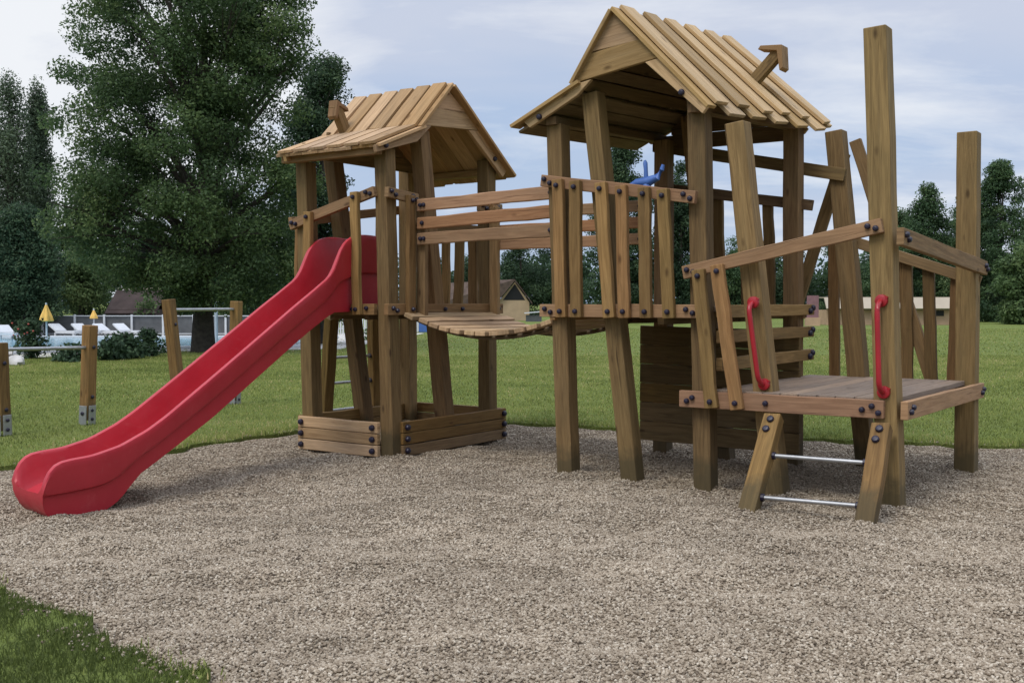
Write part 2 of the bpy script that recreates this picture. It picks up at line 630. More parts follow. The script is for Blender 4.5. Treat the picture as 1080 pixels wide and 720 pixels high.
for i, (z, a, b) in enumerate(((2.62, -.02, 1.45), (2.75, .28, 1.30), (2.88, .44, 1.14))):
    m.board((-2.72, a, z), (-2.72, b, z), .125, .03, XN)
shading_infill_l = m  # unseen back boards, added to cut the light inside this roof
m = MB()
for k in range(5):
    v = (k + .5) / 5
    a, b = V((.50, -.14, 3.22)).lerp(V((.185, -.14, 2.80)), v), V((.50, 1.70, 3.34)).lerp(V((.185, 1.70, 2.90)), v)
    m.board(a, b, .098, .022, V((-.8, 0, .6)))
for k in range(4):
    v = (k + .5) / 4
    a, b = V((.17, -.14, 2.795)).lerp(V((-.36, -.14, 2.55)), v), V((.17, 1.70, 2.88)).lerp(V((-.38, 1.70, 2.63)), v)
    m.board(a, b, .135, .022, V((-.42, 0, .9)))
m.build('roof_lining', M['shaded_board'], roof_r)
# inner rafter boards, dark underside framing
m = MB()
m.board((1.04, -.1, 2.60), (1.10, 1.72, 2.70), .09, .06, ZN)
m.build('eave_beam', M['shaded_board'], roof_r)
m = MB()
m.board((-.10, -.1, 2.62), (-.12, 1.72, 2.70), .09, .06, ZN)
m.build('eave_beam', M['shaded_board'], roof_r)

# left tower: ridge runs along s
m = MB()
rid0, rid1 = (-2.78, .72, 3.145), (-1.66, .72, 3.17)
plank_field(m, bil(rid0, rid1, (-2.84, .34, 2.75), (-1.70, .34, 2.76)), 6, None, .155, .185)
plank_field(m, bil((-2.84, .40, 2.765), (-1.70, .40, 2.775), (-2.82, -.22, 2.54), (-1.70, -.20, 2.545)), 6, None, .155, .185)
plank_field(m, bil((-2.78, .73, 3.145), (-1.66, .73, 3.17), (-2.80, 1.72, 2.43), (-1.67, 1.70, 2.46)), 6, None, .155, .185)
roof_l = m.build('roof', M['roof'], play, .003)
roof_l['label'] = 'plank roof of the slide tower'
shading_infill_l.build('shading_gable_infill', M['shaded_board'], roof_l)
g_l = [[(.725, 3.15), (.57, 2.975), (.60, 2.965), (.99, 2.99), (1.0, 2.98)],
       [(.565, 2.975), (.60, 2.967), (.99, 2.98), (1.17, 2.86), (1.15, 2.85), (.41, 2.80)],
       [(.40, 2.80), (.50, 2.805), (.31, 2.65), (-.20, 2.505), (-.215, 2.56), (.22, 2.725)],
       [(1.03, 2.835), (1.17, 2.85), (1.62, 2.53), (1.56, 2.465)]]
for val in (-1.735, -2.77):
    gable(roof_l, g_l, 's', val, .035, [(1, .05), (1, .08), (.95, .3), (.8, -.6)], nm4, [(-.10, 2.57), (1.42, 2.62)] if val > -2 else [])
m = MB()
m.board((-2.85, -.12, 2.53), (-1.75, -.12, 2.53), .07, .06, ZN)
m.build('eave_beam', M['board'], roof_l)
m = MB()
m.board((-2.85, 1.58, 2.52), (-1.75, 1.58, 2.52), .09, .06, ZN)
m.build('eave_beam', M['board'], roof_l)


def chimney(par, p, d, side, ln, label, cw=.125, cl=.13):
    """Little mock chimney: a square stem and a pitched cap of two boards."""
    p, d, side = V(p), V(d).normalized(), V(side).normalized()
    q = MB()
    q.board(p, p + d * (ln + .04), .075, .085, side, seg=2)
    c = q.build('chimney', M['post'], par)
    c['label'] = label
    f = d.cross(side).normalized()
    k = MB()
    e = p + d * (ln + .0) - f * cl / 2
    k.prism([e + side * cw - d * .062, e + side * (cw + .005) - d * .028, e + d * .085, e - side * (cw + .005) - d * .028, e - side * cw - d * .062, e + d * .028], f * cl, f)
    k.build('chimney_cap', M['board'], c)


chimney(roof_r, (.90, 1.2, 2.97), (.72, .0, .70), (.70, 0, -.72), .30, 'mock chimney stub with a pitched cap')
chimney(roof_l, (-2.56, .37, 2.76), (0, -.5, .86), (0, .86, .5), .27, 'mock chimney stub with a pitched cap', .085, .10)

# ------------------------------------------------------------------ bridge
m = MB()
for t in (.24, 1.28):
    pts = []
    for i in range(15):
        k = i / 14
        s = lerp(-1.70, -.11, k)
        pts.append((s, t, 1.185 - .62 * k * (1 - k) - .02))
    m.tube(pts, .018, 6)
bridge = m.build('bridge', M['chain'], play, 0)
bridge['label'] = 'sagging plank bridge between the towers'
N_SL = 13
for i in range(N_SL):
    k = (i + .5) / N_SL
    s = lerp(-1.70, -.11, k)
    z = 1.20 - .62 * k * (1 - k)
    sl = -.62 * (1 - 2 * k) / 1.59
    n = V((-sl, 0, 1)).normalized()
    q = MB()
    o1, o2 = random.uniform(-.02, .02), random.uniform(-.012, .012)
    q.board((s + o2, .13 + o1, z), (s, 1.40 + o1, z + o2), .098, .036, n, wob=.004)
    q.build('deck_slat', M['roof'], bridge)
for t, tl in ((.03, .27), (1.47, 1.42)):
    for j, (z0, z1) in enumerate(((2.105, 2.115), (1.955, 1.975), (1.825, 1.835))):
        q = MB()
        n = FN if t < 1 else BN
        a, b = V((-1.66, tl, z0)), V((-.10, t + (.02 if t < 1 else 0), z1))
        q.board(a, b, .098, .045, n, seg=9, wob=.003)
        d = (b - a).normalized()
        for off in ((.05, .09) if j != 1 else (.07,)):
            q.bolt(a + d * off + n * .022, n)
            q.bolt(b - d * off + n * .022, n)
            q.bolt(b - d * off - n * .022, -n)
        q.build('handrail', WB('rail'), bridge, .008)
    q = MB()
    q.board((-1.66, tl + (.05 if t < 1 else -.05), 1.18), (-1.66, tl + (.05 if t < 1 else -.05), 2.17), .09, .05, FN, seg=5)
    q.build('handrail_post', WB('board'), bridge, .006)

# ------------------------------------------------------------------ slide
RIM = [(-.42, 1.865), (-.16, 1.872), (-.01, 1.865), (.10, 1.84), (.20, 1.79), (.28, 1.70), (.34, 1.59), (.42, 1.50), (.64, 1.385), (.89, 1.26), (1.3, 1.045), (1.8, .785), (2.27, .545),
       (2.44, .47), (2.68, .395), (2.91, .362), (3.06, .360), (3.14, .354), (3.19, .338), (3.23, .308), (3.26, .262), (3.278, .205)]
FLO = [(-.42, 1.285), (.10, 1.28), (.25, 1.25), (.42, 1.19), (.64, 1.09), (.89, .965), (1.3, .755), (1.8, .50), (2.27, .295), (2.5, .225), (2.75, .185), (2.95, .178), (3.08, .166), (3.16, .146), (3.22, .128), (3.26, .14), (3.278, .175)]
BOT = [(-.42, 1.268), (-.10, 1.268), (.06, 1.215), (.38, 1.21), (.55, 1.16), (.71, 1.09), (.96, .93), (1.3, .755), (1.8, .525), (2.1, .39), (2.25, .285), (2.53, .155), (2.67, .04), (2.80, -.01), (3.09, -.01), (3.16, .0), (3.21, .022), (3.245, .058), (3.268, .105), (3.278, .15)]


def prof(tab, r):
    x = [a for a, _ in tab]
    y = [b for _, b in tab]
    # smooth (Catmull-like) by averaging small neighbourhood
    k = 1 if r < 2.95 else max(.12, 1 - (r - 2.95) * 4)
    return float(sum(np.interp(r + d * k, x, y) for d in (-.035, -.018, 0, .018, .035)) / 5)


def slide():
    d = V((.157, -.987, 0)).normalized()
    lat = V((-.977, .215, 0)).normalized()
    W = .53
    org = V((-2.095, 0, 0))
    rs = list(np.linspace(-.42, 3.05, 68)) + list(np.linspace(3.075, 3.278, 22))
    m = MB()
    rings = []
    for r in rs:
        ri, fl, bo = prof(RIM, r), prof(FLO, r), prof(BOT, r)
        if .45 < r < 2.5:
            q_ = (r * 2.6) % 1
            bo += .022 * (q_ if q_ < .82 else (1 - q_) * 4.5)
        if r > 3.16:
            fl = min(fl, ri - .012)
            bo = min(bo, fl - .012)
        fl = min(fl, ri - .01)
        bo = min(bo, fl - .02) if r > .3 else bo
        hgt = ri - bo
        k = min(1, hgt / .2)
        mid = bo + hgt * .46
        fl = max(fl, bo + .006)
        half = [(.050 * k, bo), (.044 * k, bo + hgt * .22), (.040 * k, mid - .010 * k), (.008, mid + .006 * k), (.0, mid + .03 * k), (-.004, ri - .05 * k), (-.008, ri - .024 * k),
                (-.002, ri - .006 * k), (.012, ri), (.028, ri), (.040, ri - .008 * k), (.046, ri - .026 * k),
                (.062, lerp(fl, ri, .55)), (.078, lerp(fl, ri, .22)), (.098, lerp(fl, ri, .06)), (.135, fl + .002)]
        ring = [(x, z) for x, z in half] + [(W / 2, fl - .004)] + [(W - x, z) for x, z in reversed(half)]
        c = org + d * r
        rings.append([c + lat * x + V((0, 0, z)) for x, z in ring])
    n = len(rings[0])
    for rg in rings:
        m.v += rg
    for i in range(len(rings) - 1):
        for q in range(n):
            a, b = i * n + q, i * n + (q + 1) % n
            m.quad((a, a + n, b + n, b), ((i, q), (i + 1, q), (i + 1, q + 1), (i, q + 1)))
    m.quad(tuple(range(n)), [(0, 0)] * n)
    e = (len(rings) - 1) * n
    m.quad(tuple(reversed(range(e, e + n))), [(0, 0)] * n)
    o = m.build('slide', M['red'], play, 0, True)
    o['label'] = 'red moulded plastic slide'
    return o


slide()

# ------------------------------------------------------------------ sandbox
sb = MB()
sb.board((-2.25, .8, .03), (-2.25, .82, .03), .01, .01, ZN, seg=1)
box = MB()
for i in range(3):
    z = .05 + i * .098
    a = .0
    box.board((-2.785, -.02, z), (-1.855, -.02, z), .093, .045, FN)
    for k, sg in ((.045, 1), (.88, 1)):
        box.bolt((-2.785 + k, -.043, z), FN, .026, .03)
sandbox = box.build('sandbox', WB('roof'), play, .006)  # front boards in paler wood than the sides, their lit look in the colour
sandbox['label'] = 'low board sandbox under the slide tower'
for kind in ('right', 'back', 'left'):
    q = MB()
    for i in range(3):
        z = .05 + i * .098
        if kind == 'right':
            q.board((-1.715, .10, z), (-1.715, 1.60, z), .093, .045, RN)
            for k in (.15, 1.555):
                q.bolt((-1.692, k, z), RN, .026, .03)
        elif kind == 'back':
            q.board((-2.83, 1.60, z), (-1.745, 1.575, z), .093, .045, BN)
        else:
            q.board((-2.82, .01, z), (-2.82, 1.57, z), .093, .045, LN)
    q.build('side_board', WB('board'), sandbox, .006)
q = MB()
nx, ny = 14, 22
for j in range(ny + 1):
    for i in range(nx + 1):
        q.v.append(V((-2.80 + 1.06 * i / nx, .01 + 1.55 * j / ny, .12 + .03 * math.sin(i * 1.3 + j * .7) * math.cos(j * .9))))
for j in range(ny):
    for i in range(nx):
        a = j * (nx + 1) + i
        q.quad((a, a + 1, a + nx + 2, a + nx + 1), ((0, 0),) * 4)
M['sand'] = plain('sand', (0.36, 0.28, 0.18), 0.95, 0.1, 0, 0.25, 25)
q.build('sand', M['sand'], sandbox, 0, True)


# ------------------------------------------------------------------ ladders
def ladder(stringers, rungs, label, n, mat='board'):
    q = MB()
    a, b = stringers[0]
    n = V(n)

    def one(a, b):
        q = MB()
        a, b = V(a), V(b)
        d = (b - a).normalized()
        q.board(a, b + d * .05, .112, .088, n, seg=5)
        s = d.cross(n).normalized()
        nn = s.cross(d)
        if nn.dot(n) < 0:
            nn = -nn
        q.bolt(a + d * .05 + nn * .043, nn, .024, .022)
        q.bolt(a + d * .125 + nn * .043 + s * .012, nn, .024, .022)
        return q
    root = empty('ladder')
    root.parent = play
    root['label'] = label
    for a, b in stringers:
        one(a, b).build('stringer', WB('post'), root, .007)
    for a, b in rungs:
        q = MB()
        a, b = V(a), V(b)
        q.tube([a, b], .0135, 12)
        q.build('rung', M['steel'], root, 0, True)
        d = (b - a).normalized()
        for p, sg in ((a, 1), (b, -1)):
            q = MB()
            q.tube([p + d * sg * .035, p + d * sg * .075], .024, 10, 0)
            q.build('rung_collar', M['bolt'], root, .003)
    return root


SL0, SL1 = ((1.645, -.15, .56), (1.66, -.61, 0)), ((2.33, -.15, .545), (2.365, -.58, 0))


def on(st, k):
    return V(st[0]).lerp(V(st[1]), k)


ladder([SL0, SL1], [(on(SL0, .40), on(SL1, .38)), (on(SL0, .82), on(SL1, .80))], 'short front ladder with steel rungs up to the low deck', (0, -.78, .62))
LL0, LL1 = ((-2.93, .54, 1.16), (-3.42, .93, 0)), ((-2.93, 1.12, 1.16), (-3.42, 1.68, 0))
ladder([LL0, LL1], [(on(LL0, .34), on(LL1, .34)), (on(LL0, .56), on(LL1, .56)), (on(LL0, .8), on(LL1, .8))], 'ladder with steel rungs behind the slide tower', (-.9, 0, .4))


# ------------------------------------------------------------------ grab handles
def handle(top, bot, out):
    q = MB()
    top, bot, out = V(top), V(bot), V(out)
    pts = []
    d = bot - top
    n = 6
    for i in range(n + 1):
        a = math.pi / 2 * i / n
        pts.append(top + out * (.085 * math.sin(a)) + d.normalized() * (.07 * (1 - math.cos(a))))
    for i in range(1, 8):
        pts.append((top + out * .085 + d.normalized() * .07).lerp(bot + out * .085 - d.normalized() * .07, i / 8))
    for i in range(n + 1):
        a = math.pi / 2 * (1 - i / n)
        pts.append(bot + out * (.085 * math.sin(a)) - d.normalized() * (.07 * (1 - math.cos(a))))
    q.tube(pts, .0165, 12)
    for p in (top, bot):
        q.tube([p - out * .002, p + out * .018, p + out * .024], [.04, .038, .022], 14)
        q.tube([p + V((.032, 0, .02)), p + V((.032, 0, .02)) + out * .022], .009, 8)
    return q.build('grab_handle', M['red_handle'], play, 0, True)


handle((1.455, -.045, 1.295), (1.515, .002, .755), (-.05, -1, 0))
handle((2.295, -.072, 1.305), (2.315, -.072, .745), (-.05, -1, 0))

# ------------------------------------------------------------------ blue handle on the front rail
q = MB()
hx = .0
q.tube([(.47, hx, 2.10), (.50, hx, 2.115), (.56, hx, 2.135), (.65, hx, 2.14), (.72, hx, 2.165), (.755, hx, 2.215), (.765, hx, 2.25)], [.010, .016, .030, .036, .025, .017, .011], 14)
q.tube([(.632, hx, 2.14), (.630, hx, 2.22), (.625, hx, 2.27), (.622, hx, 2.29)], [.018, .014, .016, .008], 12)
q.tube([(.64, -.03, 2.02), (.64, hx, 2.12)], .03, 12)
q.build('play_handle', M['blue'], play, 0, True)['label'] = 'blue plastic play handle on the front rail'

# ================================================================== GROUND
EDGE = [(-3.97, 8.47), (-3.05, 9.26), (-2.25, 10.75), (-1.08, 11.37), (.2, 11.50), (1.0, 11.1), (1.5, 10.72), (2.77, 10.21), (3.6, 9.92), (4.36, 9.68),
        (5.4, 9.45), (6.8, 8.9), (8.0, 7.4), (8.3, 5.2), (7.4, 2.6), (5.2, .9), (3.0, .9), (1.2, 1.6), (.1, 2.3), (-.6, 3.05), (-1.1, 3.70), (-1.62, 4.21), (-2.29, 4.86),
        (-3.0, 5.15), (-3.9, 5.6), (-4.7, 6.3), (-4.9, 7.2), (-4.6, 7.9)]


def smooth_loop(P, n=7, jit=.0):
    out = []
    k = len(P)
    for i in range(k):
        p0, p1, p2, p3 = (np.array(P[(i + j - 1) % k]) for j in range(4))
        for q in range(n):
            t = q / n
            out.append(.5 * ((2 * p1) + (-p0 + p2) * t + (2 * p0 - 5 * p1 + 4 * p2 - p3) * t * t + (-p0 + 3 * p1 - 3 * p2 + p3) * t ** 3))
    return np.array(out)


loop = smooth_loop(EDGE, 9)
nl = len(loop)
ph = np.arange(nl)
wave = .03 * np.sin(ph * 1.7) + .04 * np.sin(ph * .61 + 1) + RS.uniform(-.045, .045, nl)
cen = loop.mean(0)
dirs = loop - cen
loop = loop + dirs / np.linalg.norm(dirs, axis=1)[:, None] * wave[:, None]


def inside(xy, poly):
    x, y = xy[:, 0], xy[:, 1]
    c = np.zeros(len(x), bool)
    j = len(poly) - 1
    for i in range(len(poly)):
        xi, yi = poly[i]
        xj, yj = poly[j]
        if yi != yj:
            hit = ((yi > y) != (yj > y)) & (x < (xj - xi) * (y - yi) / (yj - yi) + xi)
            c ^= hit
        j = i
    return c


def dist_loop(xy, poly):
    d = np.full(len(xy), 1e9)
    for i in range(len(poly)):
        a, b = poly[i], poly[(i + 1) % len(poly)]
        ab = b - a
        t = np.clip(((xy - a) @ ab) / (ab @ ab), 0, 1)
        d = np.minimum(d, np.linalg.norm(xy - (a + t[:, None] * ab), axis=1))
    return d


def vnoise(xy, scale, seed):
    r = np.random.RandomState(seed)
    G = r.rand(64, 64)
    p = xy / scale
    i = np.floor(p).astype(int)
    f = p - i
    f = f * f * (3 - 2 * f)
    g = lambda a, b: G[(i[:, 0] + a) % 64, (i[:, 1] + b) % 64]
    return (g(0, 0) * (1 - f[:, 0]) + g(1, 0) * f[:, 0]) * (1 - f[:, 1]) + (g(0, 1) * (1 - f[:, 0]) + g(1, 1) * f[:, 0]) * f[:, 1]


def to_world(s, t):
    return (play_origin.x + s * math.cos(TH) + t * math.sin(TH), play_origin.y - s * math.sin(TH) + t * math.cos(TH))


HOLLOWS = [(*to_world(-1.85, -3.62), .34, .045), (*to_world(2.0, -.85), .30, .03), (*to_world(1.2, -1.3), .2, .02)]
for s_, t_ in ((0, 0), (.5, .07), (1.09, .03), (1.58, .09), (2.35, 0), (2.37, 1.9), (-1.78, .06), (1.66, -.61), (2.37, -.58), (.0, 1.52)):
    HOLLOWS.append((*to_world(s_ + RS.uniform(-.03, .03), t_ + RS.uniform(-.03, .03)), .15, -.032))
for _ in range(46):
    HOLLOWS.append((RS.uniform(-3.2, 5.5), RS.uniform(3.4, 8.0), RS.uniform(.07, .15), RS.uniform(.010, .024)))


def gravel_h(xy):
    d = 0
    for px, py, r, a in HOLLOWS:
        q = np.hypot(xy[:, 0] - px, xy[:, 1] - py) / r
        d = d - a * np.exp(-q * q) + a * .45 * np.exp(-((q - 1.5) / .4) ** 2)
    return d + (vnoise(xy, .55, 1) - .5) * .05 + (vnoise(xy, .19, 2) - .5) * .046 + (vnoise(xy, 1.7, 3) - .5) * .03


LAWN_Z = .025


def np_mesh(name, verts, faces_flat, loop_tot, mats, parent=None, smooth=False):
    """Fast mesh from arrays; loop_tot = corners per face (constant)."""
    me = bpy.data.meshes.new(name)
    nf = len(faces_flat) // loop_tot
    me.vertices.add(len(verts))
    me.vertices.foreach_set('co', np.ascontiguousarray(verts, dtype=np.float32).ravel())
    me.loops.add(len(faces_flat))
    me.loops.foreach_set('vertex_index', np.ascontiguousarray(faces_flat, dtype=np.int32))
    me.polygons.add(nf)
    me.polygons.foreach_set('loop_start', np.arange(0, nf * loop_tot, loop_tot, dtype=np.int32))
    if smooth:
        me.polygons.foreach_set('use_smooth', np.ones(nf, bool))
    for mm in mats:
        me.materials.append(mm)
    me.update(calc_edges=True)
    me.validate()
    o = bpy.data.objects.new(name, me)
    COL.objects.link(o)
    o.parent = parent
    return o


def face_attr(o, name, vals):
    a = o.data.attributes.new(name, 'FLOAT', 'FACE')
    a.data.foreach_set('value', np.ascontiguousarray(vals, dtype=np.float32))


# lawn: one sheet out to the horizon with an opening for the gravel bed
def lawn_mat():
    m, nt, b = new_mat('mown_grass', 0.9, 0.12)
    geo = nd(nt, 'ShaderNodeNewGeometry').outputs['Position']
    n1 = noise(nt, geo, .35, 5, .6)
    n2 = noise(nt, geo, 5, 6, .7)
    n3 = noise(nt, mapping(nt, geo, (60, 60, 60)), 1, 3, .7)
    c = ramp(nt, n1, [(0.3, (0.158, 0.206, 0.048)), (0.55, (0.215, 0.263, 0.066)), (0.75, (0.288, 0.300, 0.091))])
    c = mix(nt, ramp(nt, n2, [(.35, g3(0)), (.7, g3(.75))]), c, (.135, .170, .042))
    c = mix(nt, ramp(nt, n2, [(.60, g3(0)), (.74, g3(.5))]), c, (.23, .205, .09))
    n4 = noise(nt, geo, 1.1, 4, .6)
    c = mix(nt, ramp(nt, n4, [(.52, g3(0)), (.75, g3(.45))]), c, (.19, .195, .07))
    c = mix(nt, ramp(nt, n3, [(.3, g3(.55)), (.6, g3(0))]), c, (.042, .068, .016))
    lk(nt, c, b.inputs['Base Color'])
    h = math_n(nt, 'ADD', n3, math_n(nt, 'MULTIPLY', n2, 1.5))
    bump(nt, b, h, .8, .05)
    return m


outer = [(-420, -120), (420, -120), (420, 700), (-420, 700)]
tris = tessellate_polygon([[V((x, y, 0)) for x, y in outer], [V((x, y, 0)) for x, y in loop]])
lv = [(x, y, LAWN_Z) for x, y in outer] + [(x, y, LAWN_Z) for x, y in loop]
lf = []
for a, b, c in tris:
    A, B, C = (V(lv[i][:2]) for i in (a, b, c))
    if (B - A).cross(C - A) < 0:
        b, c = c, b
    lf.append((a, b, c))
n0 = len(lv)
lv += [(x, y, -.08) for x, y in loop]
for i in range(nl):
    j = (i + 1) % nl
    lf.append((4 + i, 4 + j, n0 + j, n0 + i))
me = bpy.data.meshes.new('lawn')
me.from_pydata(lv, [], lf)
M['lawn'] = lawn_mat()
me.materials.append(M['lawn'])
lawn = bpy.data.objects.new('lawn', me)
COL.objects.link(lawn)
lawn['kind'] = 'structure'


# gravel bed
def gravel_mat():
    m, nt, b = new_mat('pea_gravel', 0.9, 0.2)
    geo = nd(nt, 'ShaderNodeNewGeometry').outputs['Position']
    vo = nd(nt, 'ShaderNodeTexVoronoi')
    vo.inputs['Scale'].default_value = 62
    lk(nt, geo, vo.inputs['Vector'])
    sep = nd(nt, 'ShaderNodeSeparateColor')
    lk(nt, vo.outputs['Color'], sep.inputs[0])
    c = ramp(nt, sep.outputs[0], [(0, (0.097, 0.074, 0.053)), (0.25, (0.188, 0.144, 0.099)), (0.6, (0.278, 0.224, 0.160)), (0.85, (0.374, 0.315, 0.231)), (1, (0.499, 0.437, 0.338))])
    lk(nt, c, b.inputs['Base Color'])
    bump(nt, b, ramp(nt, vo.outputs['Distance'], [(0, g3(1)), (.75, g3(0))]), 1.0, .012)
    return m


M['gravel'] = gravel_mat()
gx = np.arange(-5.6, 9.0, .055)
gy = np.arange(.4, 12.2, .055)
GX, GY = np.meshgrid(gx, gy)
P = np.stack([GX.ravel(), GY.ravel()], 1)
ins = inside(P, loop)
dl = np.where(ins, dist_loop(P, loop), 0)
keep = ins | (dist_loop(P, loop) < .09)
z = gravel_h(P) * np.clip(dl / .3, .2, 1) - .0 - .02 * np.clip(1 - dl / .12, 0, 1)
z = np.where(ins, z, -.035)
W, Hh = len(gx), len(gy)
idx = np.arange(W * Hh).reshape(Hh, W)
q4 = np.stack([idx[:-1, :-1], idx[:-1, 1:], idx[1:, 1:], idx[1:, :-1]], -1).reshape(-1, 4)
q4 = q4[keep[q4].all(1)]
used = np.unique(q4)
rem = np.full(W * Hh, -1)
rem[used] = np.arange(len(used))
gravel = np_mesh('gravel', np.column_stack([P, z])[used], rem[q4].ravel(), 4, [M['gravel']], smooth=True)
gravel['kind'] = 'structure'


# loose stones lying on the bed
def stone_mat():
    m, nt, b = new_mat('gravel_stone', 0.85, 0.25)
    r = nd(nt, 'ShaderNodeObjectInfo').outputs['Random']
    geo = nd(nt, 'ShaderNodeNewGeometry').outputs['Position']
    c = ramp(nt, r, [(0, (0.114, 0.088, 0.063)), (0.12, (0.216, 0.172, 0.123)), (0.5, (0.313, 0.259, 0.191)), (0.85, (0.404, 0.346, 0.265)), (1, (0.529, 0.474, 0.383))])
    big = ramp(nt, noise(nt, geo, 1.1, 4, .6), [(.3, (.80, .78, .76)), (.7, (1.12, 1.10, 1.08))])
    lk(nt, mix(nt, 1.0, c, big, 'MULTIPLY'), b.inputs['Base Color'])
    return m


M['stone'] = stone_mat()
zones = [((-3.0, 3.0), (2.9, 4.6), 9000), ((-3.6, 4.2), (4.6, 6.2), 7500), ((-5.0, 6.0), (6.2, 8.2), 4500), ((-5.0, 6.5), (8.2, 11.7), 2600)]
pts = []
for (x0, x1), (y0, y1), den in zones:
    k = int((x1 - x0) * (y1 - y0) * den)
    pts.append(np.stack([RS.uniform(x0, x1, k), RS.uniform(y0, y1, k)], 1))
pts = np.concatenate(pts)
pts = pts[np.abs(pts[:, 0]) < pts[:, 1] * .52 + 1.3]
pin = inside(pts, loop)
dd = dist_loop(pts, loop)
stray = (~pin) & (dd < .22) & (RS.rand(len(pts)) < .22 * np.exp(-dd / .045))
ps = pts[pin]
zs = gravel_h(ps) * np.clip(dd[pin] / .3, .2, 1) - .02 * np.clip(1 - dd[pin] / .12, 0, 1) + .004
so = pts[stray]
allp = np.concatenate([np.column_stack([ps, zs]), np.column_stack([so, np.full(len(so), LAWN_Z + .008)])])
me = bpy.data.meshes.new('gravel_stones')
me.vertices.add(len(allp))
me.vertices.foreach_set('co', allp.astype(np.float32).ravel())
stones = bpy.data.objects.new('gravel_stones', me)
COL.objects.link(stones)
stones['kind'] = 'stuff'
stones['label'] = 'loose beige pea gravel stones'
ng = bpy.data.node_groups.new('scatter_stones', 'GeometryNodeTree')
ng.interface.new_socket('Geometry', in_out='INPUT', socket_type='NodeSocketGeometry')
ng.interface.new_socket('Geometry', in_out='OUTPUT', socket_type='NodeSocketGeometry')
gi, go = ng.nodes.new('NodeGroupInput'), ng.nodes.new('NodeGroupOutput')
mp = ng.nodes.new('GeometryNodeMeshToPoints')
ip = ng.nodes.new('GeometryNodeInstanceOnPoints')
ico = ng.nodes.new('GeometryNodeMeshIcoSphere')
ico.inputs['Radius'].default_value = 1
ico.inputs['Subdivisions'].default_value = 2
sp = ng.nodes.new('GeometryNodeSetPosition')
nv = ng.nodes.new('ShaderNodeTexNoise')
nv.inputs['Scale'].default_value = 1.1
sub = ng.nodes.new('ShaderNodeVectorMath')
sub.operation = 'SUBTRACT'
sub.inputs[1].default_value = (.5, .5, .5)
sc2 = ng.nodes.new('ShaderNodeVectorMath')
sc2.operation = 'SCALE'
sc2.inputs['Scale'].default_value = 1.3
sm = ng.nodes.new('GeometryNodeSetMaterial')
sm.inputs['Material'].default_value = M['stone']
rv = ng.nodes.new('FunctionNodeRandomValue')
rv.data_type = 'FLOAT_VECTOR'
rv.inputs[0].default_value = (.0046, .0038, .0030)
rv.inputs[1].default_value = (.0094, .0078, .0062)
rr = ng.nodes.new('FunctionNodeRandomValue')
rr.data_type = 'FLOAT_VECTOR'
rr.inputs[0].default_value = (-.7, -.7, 0)
rr.inputs[1].default_value = (.7, .7, 6.28)
rr.inputs['Seed'].default_value = 5
L = ng.links.new
L(gi.outputs[0], mp.inputs[0])
L(mp.outputs[0], ip.inputs['Points'])
L(ico.outputs['Mesh'], sp.inputs['Geometry'])
L(nv.outputs['Color'], sub.inputs[0])
L(sub.outputs[0], sc2.inputs[0])
L(sc2.outputs[0], sp.inputs['Offset'])
L(sp.outputs[0], sm.inputs[0])
L(sm.outputs[0], ip.inputs['Instance'])
L(rv.outputs[0], ip.inputs['Scale'])
L(rr.outputs[0], ip.inputs['Rotation'])
L(ip.outputs[0], go.inputs[0])
md = stones.modifiers.new('scatter', 'NODES')
md.node_group = ng
me.materials.append(M['stone'])


# grass blades
def leaf_mat(name, stops, trans=.25, rough=.6):
    m, nt, b = new_mat(name, rough, .2)
    a = nd(nt, 'ShaderNodeAttribute', attribute_name='rnd').outputs['Fac']
    c = ramp(nt, a, stops)
    lk(nt, c, b.inputs['Base Color'])
    t = nd(nt, 'ShaderNodeBsdfTranslucent')
    lk(nt, c, t.inputs[0])
    mx = nd(nt, 'ShaderNodeMixShader')
    mx.inputs[0].default_value = trans
    out = nt.nodes['Material Output']
    lk(nt, b.outputs[0], mx.inputs[1])
    lk(nt, t.outputs[0], mx.inputs[2])
    lk(nt, mx.outputs[0], out.inputs[0])
    return m


M['blade'] = leaf_mat('grass_blade', [(0, (0.087, 0.113, 0.030)), (0.25, (0.158, 0.193, 0.050)), (0.5, (0.259, 0.306, 0.078)), (0.85, (0.375, 0.386, 0.125)), (1, (0.606, 0.474, 0.249))], .48)


def blades(xy, hmin, hmax, w, lean=.6, shift=.0):
    k = len(xy)
    h = RS.uniform(hmin, hmax, k)
    a = RS.uniform(0, 2 * np.pi, k)
    b = RS.uniform(0, 2 * np.pi, k)
    ww = w * RS.uniform(.6, 1.3, k)
    base = np.column_stack([xy, np.full(k, LAWN_Z - .004)])
    sd = np.column_stack([np.cos(a), np.sin(a), np.zeros(k)]) * ww[:, None] / 2
    ln = RS.uniform(.1, lean, k)
    tip = base + np.column_stack([np.cos(b) * ln * h, np.sin(b) * ln * h, h])
    mid = base + np.column_stack([np.cos(b) * ln * h * .3, np.sin(b) * ln * h * .3, h * .6])
    v = np.stack([base - sd, base + sd, mid + sd * .8, mid - sd * .8, tip], 1).reshape(-1, 3)
    i = np.arange(k)[:, None] * 5
    f = (i + np.array([[0, 1, 2, 0, 2, 3, 3, 2, 4]])).ravel()
    rnd = np.repeat(np.clip(.5 + RS.normal(0, .2, k) + (vnoise(xy, .5, 9) - .5) * .35 + (vnoise(xy, 1.9, 8) - .5) * .35 + shift, 0, 1), 3)
    return v, f, rnd


def scatter(x0, x1, y0, y1, den, cond=None):
    k = int((x1 - x0) * (y1 - y0) * den)
    p = np.stack([RS.uniform(x0, x1, k), RS.uniform(y0, y1, k)], 1)
    p = p[np.abs(p[:, 0]) < p[:, 1] * .5 + 1.6]
    return p[~inside(p, loop)]


